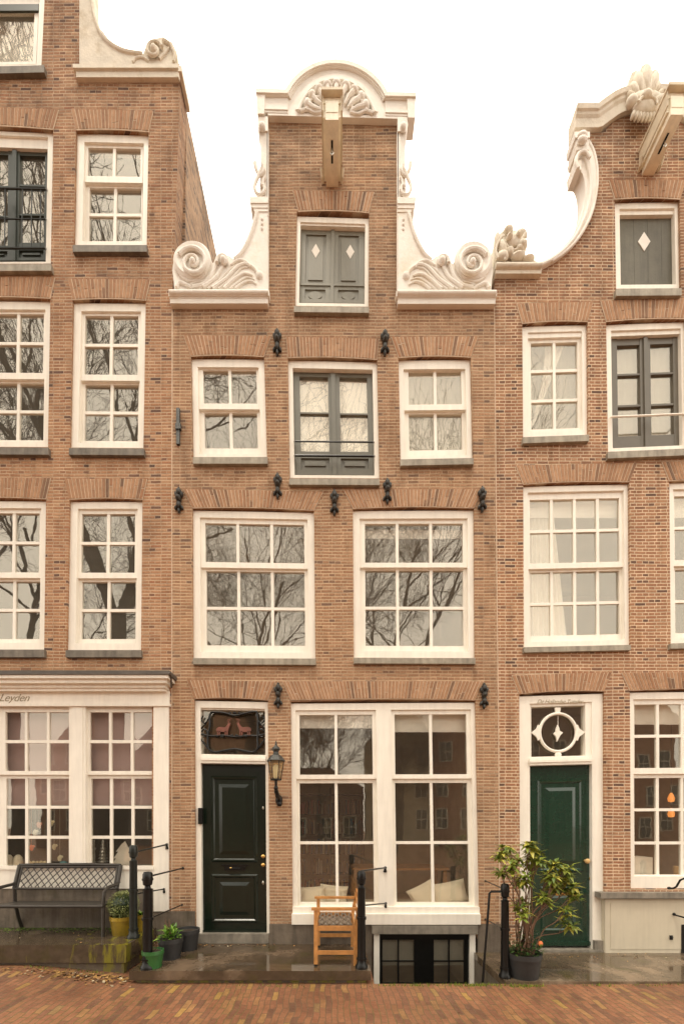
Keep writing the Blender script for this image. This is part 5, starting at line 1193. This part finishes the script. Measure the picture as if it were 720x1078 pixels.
for k in range(95):
    a = rnd.uniform(0, 6.28); el = rnd.uniform(.1, 1.5); b0 = Vector((X + rnd.uniform(-.06, .06), -.62 + rnd.uniform(-.06, .06), .08 + .22)); d = Vector((math.cos(a) * math.cos(el), math.sin(a) * math.cos(el), math.sin(el)))
    leaf(mb, b0 + d * rnd.uniform(.02, .14), d, Vector((0, 0, 1)), rnd.uniform(.05, .10), rnd.uniform(.03, .05), rnd.random(), .35)
mb.build('foliage', M['leaf_lt'], e, tone=True)
mb = MB()
for k in range(7):
    a = rnd.uniform(0, 6.28); mb.tube([(X + .02, -.62, .3), (X + .02 + .06 * math.cos(a), -.62 + .05 * math.sin(a), .46), (X + .03 + .10 * math.cos(a), -.62 + .08 * math.sin(a), rnd.uniform(.5, .62))], [.004, .003, .002], 4)
mb.build('stem', M['stem'], e)
e, X = pot('bucket', 'empty black plastic bucket against the wall left of the black door', 'bucket', 197.5, -.26, .08, .155, .27, 'black_plastic', .78)
mb = MB(); mb.tube([(X - .15, -.26, .34), (X - .10, -.38, .31), (X, -.42, .29), (X + .10, -.38, .31), (X + .15, -.26, .34)], .005, 6); mb.build('handle', M['iron'], e, smooth=True)

# ================================================================== things hanging or standing behind the glass
def cloth(name, label, cat, x0, y0, x1, y1, Y, mt, folds=10, amp=.012, hem=0, group=None, shape=None):
    """a hanging cloth with vertical folds (or a flat one with horizontal pleats when hem>0)"""
    mb = MB(); n = 40 if folds else 6; m = 16; v = []
    for j in range(m + 1):
        t = j / m
        for i in range(n + 1):
            u = i / n; xa_, xb_ = (x0, x1) if shape is None else shape(t); x = xa_ + (xb_ - xa_) * u; y = y0 + (y1 - y0) * t
            X, Z = PX(x, y, Y); yy = Y + amp * math.sin(u * folds * 2 * math.pi + math.sin(t * 2) * .5)
            if hem: yy = Y + hem * abs(math.sin(t * math.pi * 3.5))
            v.append((X, yy, Z))
    f = [(j * (n + 1) + i, j * (n + 1) + i + 1, (j + 1) * (n + 1) + i + 1, (j + 1) * (n + 1) + i) for j in range(m) for i in range(n)]
    k = len(v); v += [(a, b + .003, c) for a, b, c in v]; f += [tuple(k + q for q in reversed(p)) for p in f]
    mb.add(v, f); return tag(mb.build(name, M[mt], smooth=True, origin=((PX((x0 + x1) / 2, y1, Y)[0]), Y, PX(0, y1, Y)[1])), label, cat, group)
cloth('roman_shade', 'mauve roman shade behind the shop window left of the cream mullion', 'window blind', -20, 745, 74, 848, .14, 'mauve', 0, 0, .02)
cloth('roman_shade', 'mauve roman shade behind the shop window next to the drainpipe side pilaster', 'window blind', 91, 745, 163, 848, .14, 'mauve', 0, 0, .02)
cloth('roller_blind', 'short cream blind behind the left half of the wide window beside the armchair', 'window blind', 311, 744, 395, 767, .17, 'curtain', 0, 0, .004)
cloth('roller_blind', 'short cream blind behind the right half of the wide window, above the cellar', 'window blind', 411, 744, 495, 771, .17, 'curtain', 0, 0, .004)
cloth('roller_blind', 'thin rolled blind at the head of the middle house first floor window on the right', 'window blind', 378, 558, 493, 567, .18, 'curtain', 0, 0, .003)
cloth('net_curtain', 'plain pale net curtain filling the small second floor window right of the balcony doors', 'curtain', 423, 384, 493, 480, .160, 'net', 12, .006)
cloth('net_curtain', 'pale drape behind the grey glazed doors in the middle house', 'curtain', 309, 388, 394, 478, .155, 'curtain', 4, .004)
cloth('net_curtain', 'white net curtain behind the topmost left window beside the gable shoulder', 'curtain', -50, 4, 40, 68, .2, 'curtain', 9, .01)
cloth('roller_blind', 'cream roller blind half down over the white drape in the right house', 'window blind', 555, 520, 655, 545, .17, 'curtain', 0, 0, .003)
cloth('curtain', 'white gathered drape tied back at the left of the sixteen pane window', 'curtain', 556, 545, 595, 672, .20, 'curtain', 7, .02, shape=lambda t: (556, 583 + 14 * t))
cloth('roller_blind', 'cream roller blind in the first floor window cut by the right edge', 'window blind', 706, 518, 812, 545, .17, 'curtain', 0, 0, .003)
cloth('net_curtain', 'taupe net curtain behind the taupe balcony doors', 'curtain', 643, 352, 718, 474, .19, 'net', 10, .008)
cloth('net_curtain', 'pale net curtain behind the six pane window below the lion block', 'curtain', 554, 354, 614, 456, .21, 'net', 8, .01)
cloth('curtain', 'white swag drawn aside inside the six pane window below the lion block', 'curtain', 562, 358, 590, 448, .17, 'curtain', 3, .01, shape=lambda t: (574 - 16 * t * t, 596 - 34 * t))
cloth('net_curtain', 'plain net curtain in the second floor window beyond the right edge', 'curtain', 740, 354, 800, 456, .21, 'net', 8, .01)
cloth('roller_blind', 'cream roller blind at the top of the ground floor window beside the green door', 'window blind', 665, 735, 798, 763, .17, 'curtain', 0, 0, .003)

def cushion(label, x, y, w_, h_, Y, rot, group='cream cushions on the window seat'):
    mb = MB(); c = P3(x, y, Y); n = 12; v = []; s_ = SC * D / (D + Y); W, H = w_ / s_ / 2, h_ / s_ / 2
    for side in (-1, 1):
        for j in range(n + 1):
            for i in range(n + 1):
                a, b = i / n * 2 - 1, j / n * 2 - 1; th = .07 * (1 - a ** 4) ** .5 * (1 - b ** 4) ** .5; pinch = 1 - .06 * (1 - abs(a)) * 1 if abs(b) > .9 else 1
                x_, z_ = a * W * (1 - .07 * (1 - b * b)), b * H * (1 - .07 * (1 - a * a)); ca, sa = math.cos(rot), math.sin(rot)
                v.append((c.x + x_ * ca - z_ * sa, c.y + side * th + (x_ * sa + z_ * ca) * .3, c.z + x_ * sa + z_ * ca))
    m = (n + 1) ** 2; f = []
    for s0 in (0, 1):
        for j in range(n):
            for i in range(n):
                q_ = [s0 * m + j * (n + 1) + i, s0 * m + j * (n + 1) + i + 1, s0 * m + (j + 1) * (n + 1) + i + 1, s0 * m + (j + 1) * (n + 1) + i]; f.append(tuple(q_ if s0 == 0 else q_[::-1]))
    mb.add(v, f); return tag(mb.build('cushion', M['pillow'], smooth=True, origin=(c.x, c.y, c.z - H)), label, 'cushion', group)
cushion('cream cushion lying at the left end of the window seat behind the armchair', 328, 943, 30, 18, .30, .05)
cushion('cream cushion leaning half behind the glazing bar above the armchair', 351, 942, 30, 19, .42, -.1)
cushion('cream cushion tilted against its neighbour above the cellar window, the left one', 447, 943, 32, 24, .34, .45)
cushion('large cream cushion propped upright above the cellar window, the right one', 472, 941, 40, 24, .30, .18)
mb = MB(); a0, a1 = PX(310, 0, .3)[0], PX(500, 0, .3)[0]; mb.box(a0, a1, .26, .75, .35, zpx(953, .3)); tag(mb.build('window_seat', mat('seat_linen', (.55, .45, .32), .9), origin=(0.8, .5, .35)), 'pale window seat behind the wide ground floor window', 'window seat')
cloth('cellar_reflection_cloth', 'pale cloth added behind the left half of the cellar window for its reflection', 'window blind', 402, 989, 436, 1017, .10, 'net', 0, 0, .002)  # both cellar cloths are added, their pale colour stands in for reflected light
cloth('cellar_reflection_cloth', 'pale cloth added behind the right half of the cellar window for its reflection', 'window blind', 454, 989, 489, 1017, .10, 'net', 0, 0, .002)
# table and chairs inside
e = empty('dining_table', (1.35, 1.9, .22), 'wooden dining table inside the room behind the wide window', 'table')
mb = MB(); mb.box(.3, 2.0, 1.5, 2.3, .93, .97); mb.build('tabletop', M['wood'], e)
for x in (.36, 1.94):
    for y in (1.56, 2.24): mb = MB(); mb.box(x - .03, x + .03, y - .03, y + .03, .22, .93); mb.build('leg', M['wood'], e)
e = empty('bookcase', (-.1, 3.1, .22), 'dark bookcase with books against the back wall of the middle house', 'bookcase')
mb = MB()
for i in range(6): mb.box(-.75, .6, 3.0, 3.3, .25 + i * .42, .27 + i * .42)
for x in (-.77, -.1, .6): mb.box(x, x + .03, 3.0, 3.3, .22, 2.5)
mb.build('shelf', M['slat'], e)
bmats = [mat('book_red', (.3, .06, .04)), mat('book_cream', (.6, .5, .35)), mat('book_blue', (.06, .1, .16)), mat('book_brown', (.2, .1, .05))]
for bi, bmx in enumerate(bmats):
    mb = MB()
    for i in range(5):
        x = -.72
        while x < .55:
            w_ = rnd.uniform(.02, .05)
            if rnd.randrange(4) == bi and rnd.random() < .9: mb.box(x, x + w_ - .003, 3.02, 3.2, .27 + i * .42, .27 + i * .42 + rnd.uniform(.2, .33))
            x += w_
    o = mb.build('book_row', bmx, e)
# shop display
def tree_cone(name, label, x, y0, y1, wpx, Y, mt, tiers=5):
    mb = MB(); c = P3(x, y1, Y); s_ = SC * D / (D + Y); H = (y1 - y0) / s_; W = wpx / s_ / 2; pr = [(.012, 0), (.012, H * .12)]
    for i in range(tiers):
        a = i / tiers; pr += [(W * (1 - a * .8), H * (.12 + .88 * a)), (W * (1 - a * .8) * .45, H * (.12 + .88 * (a + .9 / tiers)))]
    pr.append((.002, H)); mb.lathe(tuple(c), pr, 14); return tag(mb.build(name, mt, smooth=True, origin=tuple(c)), label, 'ornament tree')
wcard = mat('white_card', (.85, .78, .66), .7); silver = mat('tarnished_silver', (.45, .42, .36), .35, metal=.8)
tree_cone('ornament_tree', 'slim silvery table tree in the shop window behind the bench back', 108.5, 884, 911, 11, .22, silver, 7)
mb = MB(); mb.ppoly([(118, 911), (122, 904), (119.5, 904), (124.5, 897), (122, 897), (128, 889), (131.5, 886), (134, 891), (138, 897), (135.5, 897), (139.5, 904), (137.5, 904), (141.5, 911)], .20, .215); tag(mb.build('ornament_tree', wcard, origin=tuple(P3(130, 911, .2))), 'flat white cut out tree in the shop window behind the tall post', 'ornament tree')
mb = MB(); c = P3(99, 911, .22); mb.lathe(tuple(c), [(.05, 0), (.04, .02), (.012, .05), (.02, .12), (.012, .2), (.03, .24), (.011, .25), (.011, .36)], 12); tag(mb.build('candlestick', silver, smooth=True, origin=tuple(c)), 'dark candlestick with a pale candle at the left of the silvery tree', 'candlestick')
for i, (x, r_, t) in enumerate(((9.5, 4.2, 'rounded white ornament in the left corner of the shop window'), (19, 4.8, 'rounded white ornament beside the first glazing bar of the shop window'))):
    mb = MB(); c = P3(x, 911, .22); mb.lathe(tuple(c), [(r_ / SC, 0), (r_ / SC, .06), (r_ * .85 / SC, .11), (r_ * .4 / SC, .145), (.001, .15)], 14); tag(mb.build('ornament', M['pillow'], smooth=True, origin=tuple(c)), t, 'ornament', 'white ornaments on the shop window ledge')
for k in range(6):
    mb = MB(); c = P3(31 + k * 4.1, 908.8, .22); mb.ball(tuple(c), .025, .025, .03, 10); tag(mb.build('ornament_bauble', mat('pale_gold', (.75, .6, .35), .4), smooth=True, origin=tuple(c)), 'small pale gold bauble in the row on the shop window ledge', 'bauble', 'row of pale gold baubles on the ledge')
mb = MB(); c = P3(67, 910, .22); mb.ball(tuple(c), .055, .05, .045, 12); tag(mb.build('ornament', mat('teal_felt', (.12, .3, .3), .8), smooth=True, origin=tuple(c)), 'teal rounded ornament at the right end of the shop window ledge', 'ornament')
for (x, y, col, t) in ((33, 893, (.75, .16, .05), 'red hanging bird ornament low in the shop window'), (41, 869, (.6, .25, .15), 'rosy hanging ornament in the middle column of the shop window'), (54, 867, (.75, .62, .35), 'gold hanging ornament by the second glazing bar'), (57, 892, (.6, .52, .32), 'pale hanging star ornament low in the third column'), (37, 877, (.75, .7, .55), 'white hanging bell ornament under the rosy one'), (63, 904, (.6, .55, .35), 'pale hanging drop ornament near the teal one')):
    mb = MB(); c = P3(x, y, .2); mb.ball(tuple(c), .03, .02, .045, 8, rnd.uniform(-.5, .5), .15); mb.tube([c + Vector((0, 0, .03)), P3(x, 850, .2)], .0015, 4); mb.ball((c.x + .03, c.y, c.z + .02), .02, .01, .02, 8)
    tag(mb.build('hanging_ornament', mat('orn', col, .5, var=.05), smooth=True, origin=tuple(c)), t, 'ornament')
# warm lamps and a cream box in the right house
bulb, bnt, bb = new_mat('lit_bulb'); bb.inputs['Emission Color'].default_value = (1, .30, .05, 1); bb.inputs['Emission Strength'].default_value = .9; bb.inputs['Base Color'].default_value = (.8, .5, .2, 1)
for y, t in ((841, 'upper of the two small glowing bulbs in the window right of the green door'), (857, 'lower of the two small glowing bulbs in the window right of the green door')):
    c = P3(706.5, y, .9); e = empty('pendant_lamp', tuple(c), t, 'lamp', 'glowing bulbs in the right window'); mb = MB(); mb.lathe(tuple(c), [(.005, -.06), (.04, -.05), (.05, 0), (.03, .06), (.012, .09)], 12); mb.build('bulb', bulb, e, smooth=True)
    mb = MB(); mb.tube([c + Vector((0, 0, .09)), Vector((c.x, c.y, 4.05))], .004, 5); mb.build('cord', M['iron'], e)
mb = MB(); mb.pbox(667, 903, 687, 921.5, .2, .5); tag(mb.build('storage_box', wcard, origin=tuple(P3(677, 921, .3))), 'cream box standing in the lower left corner of the right house window', 'box')
mb = MB(); c = P3(713, 921, .3); mb.lathe(tuple(c), [(.05, 0), (.055, .1), (.05, .12)], 14); tag(mb.build('table_lantern', mat('amber_jar', (.6, .35, .12), .4), smooth=True, origin=tuple(c)), 'amber jar on the ledge of the right house window', 'jar')

# ================================================================== behind the camera: what the windows mirror
def bare_tree(label, x, y, H, trunk_h, r0, seed, lean=(0, 0), levels=5, spread=.6):
    rn = random.Random(seed); e = empty('elm_tree', (x, y, -.1), label, 'tree', 'bare trees along the canal'); tk = MB(); br = MB()
    base = Vector((x, y, -.1)); top = base + Vector((lean[0], lean[1], trunk_h))
    pts = [base, base.lerp(top, .3) + Vector((.1, 0, 0)), base.lerp(top, .65) + Vector((-.08, .05, 0)), top]
    tk.tube(smooth_path([tuple(p) for p in pts], 4), [r0 * (1.25 - .45 * i / 12) for i in range(13)], 12)
    def grow(mbx, p, d, L, r, lv):
        n = 5; q = p.copy(); pp = [q.copy()]; dd = d.copy()
        for i in range(n):
            dd = (dd + Vector((rn.gauss(0, .13), rn.gauss(0, .13), rn.gauss(.03, .10)))).normalized(); q = q + dd * L / n; pp.append(q.copy())
        mbx.tube(pp, [max(r * (1 - .55 * i / n), .006 if lv > 3 else .011) for i in range(n + 1)], 7 if lv < 2 else (5 if lv < 3 else 3), cap=False)
        if lv >= levels: return
        k = {0: 5, 1: 4, 2: 4, 3: 4, 4: 3}.get(lv, 3)
        for j in range(k):
            t = .35 + .65 * (j + rn.random() * .6) / k; t = min(t, 1); idx = min(int(t * n), n - 1); b = pp[idx].lerp(pp[idx + 1], t * n - idx) if t < 1 else pp[-1]
            ax = Vector((rn.gauss(0, 1), rn.gauss(0, 1), rn.gauss(0, .6))); ax = (ax - dd * ax.dot(dd)).normalized(); sp = spread * rn.uniform(.6, 1.3)
            nd = (dd * math.cos(sp) + ax * math.sin(sp) + Vector((0, 0, .06))).normalized(); grow(mbx, b, nd, L * rn.uniform(.55, .78), r * (1 - .5 * t) * .58, lv + 1)
    for j in range(4):
        a = j * 1.6 + rn.uniform(-.3, .3); s0 = rn.uniform(.3, .85); grow(br, top - Vector((0, 0, .1 * j)), Vector((math.cos(a) * s0, math.sin(a) * s0, 1)).normalized(), (H - trunk_h) * .42, r0 * .34, 0)
    tk.build('trunk', M['bark'], e, smooth=True); br.build('crown', M['bark'], e, smooth=True)
bare_tree('thick bare elm mirrored in the left house windows, its trunk forking high up', -8.6, -9.6, 26, 9.5, .52, 3, (.4, 0), 5, .55)
bare_tree('bare elm mirrored in the first floor window right of centre', 3.3, -17, 27, 9.5, .38, 11, (0, 0), 5, .55)
bare_tree('bare tree mirrored faintly in the first floor window left of centre', -5.4, -21, 29, 8, .4, 23, (.5, 0), 5, .7)
bare_tree('bare elm farther left mirrored in the leftmost windows', -14.5, -13, 25, 7.5, .45, 31, (0, 0), 5, .6)
bare_tree('small bare tree low across the canal, mirrored in the wide ground floor window', -1.5, -24, 13, 3.5, .22, 41, (0, 0), 5, .6)
bare_tree('bushy bare tree mirrored in the right pair of the wide window', 4.5, -27, 14, 3.0, .24, 43, (0, 0), 5, .65)
# houses across the canal
M['far_frame'] = mat('dull_frame_paint', (.42, .38, .31), .6)
def far_house(x, wd, h, col, label):
    e = empty('canal_house', (x, -34, 0), label, 'house', 'houses across the canal'); mb = MB()
    mb.box(x - wd / 2, x + wd / 2, -36, -34, -.2, h * .8); mb.prism([(x - wd / 2, h * .8), (x + wd / 2, h * .8), (x + wd * .2, h), (x - wd * .2, h)], -36, -34); mb.build('wall', mat('far_brick', col, .9, var=.2), e)
    nf = int(h * .8 / 3.1)
    for f in range(nf):
        for i in range(3):
            cx = x - wd / 2 + wd * (i + .5) / 3 + rnd.uniform(-.15, .15); z0 = .9 + f * 3.1; mb = MB(); mb.box(cx - .62, cx + .62, -34, -33.93, z0, z0 + 2.0); o = mb.build('window', M['far_frame'], e)
            mb = MB()
            for a in (-.5, .04):
                for b in (.1, 1.06): mb.box(cx + a, cx + a + .46, -33.93, -33.92, z0 + b, z0 + b + .86)
            mb.build('pane', M['blackdoor'], o)
for i, (x, wd, h, col, lb) in enumerate(((-24, 7, 12.5, (.20, .12, .08), 'brown brick house across the canal, farthest left'), (-16.5, 7.5, 11, (.12, .10, .09), 'dark grey brick house across the canal, second from the left'), (-9, 7, 13, (.28, .16, .10), 'red brick house across the canal, third from the left'), (-1.5, 7.5, 7.2, (.15, .09, .07), 'low deep brown house across the canal facing the middle house'),
        (6, 7, 12.5, (.33, .28, .2), 'pale plastered house across the canal'), (13.5, 7.5, 14, (.22, .11, .07), 'tall russet house across the canal'), (21.5, 8, 13, (.16, .11, .09), 'wide umber house across the canal'), (29.5, 7.5, 14, (.25, .14, .09), 'brick house across the canal, farthest right'))):
    far_house(x, wd, h, col, lb)
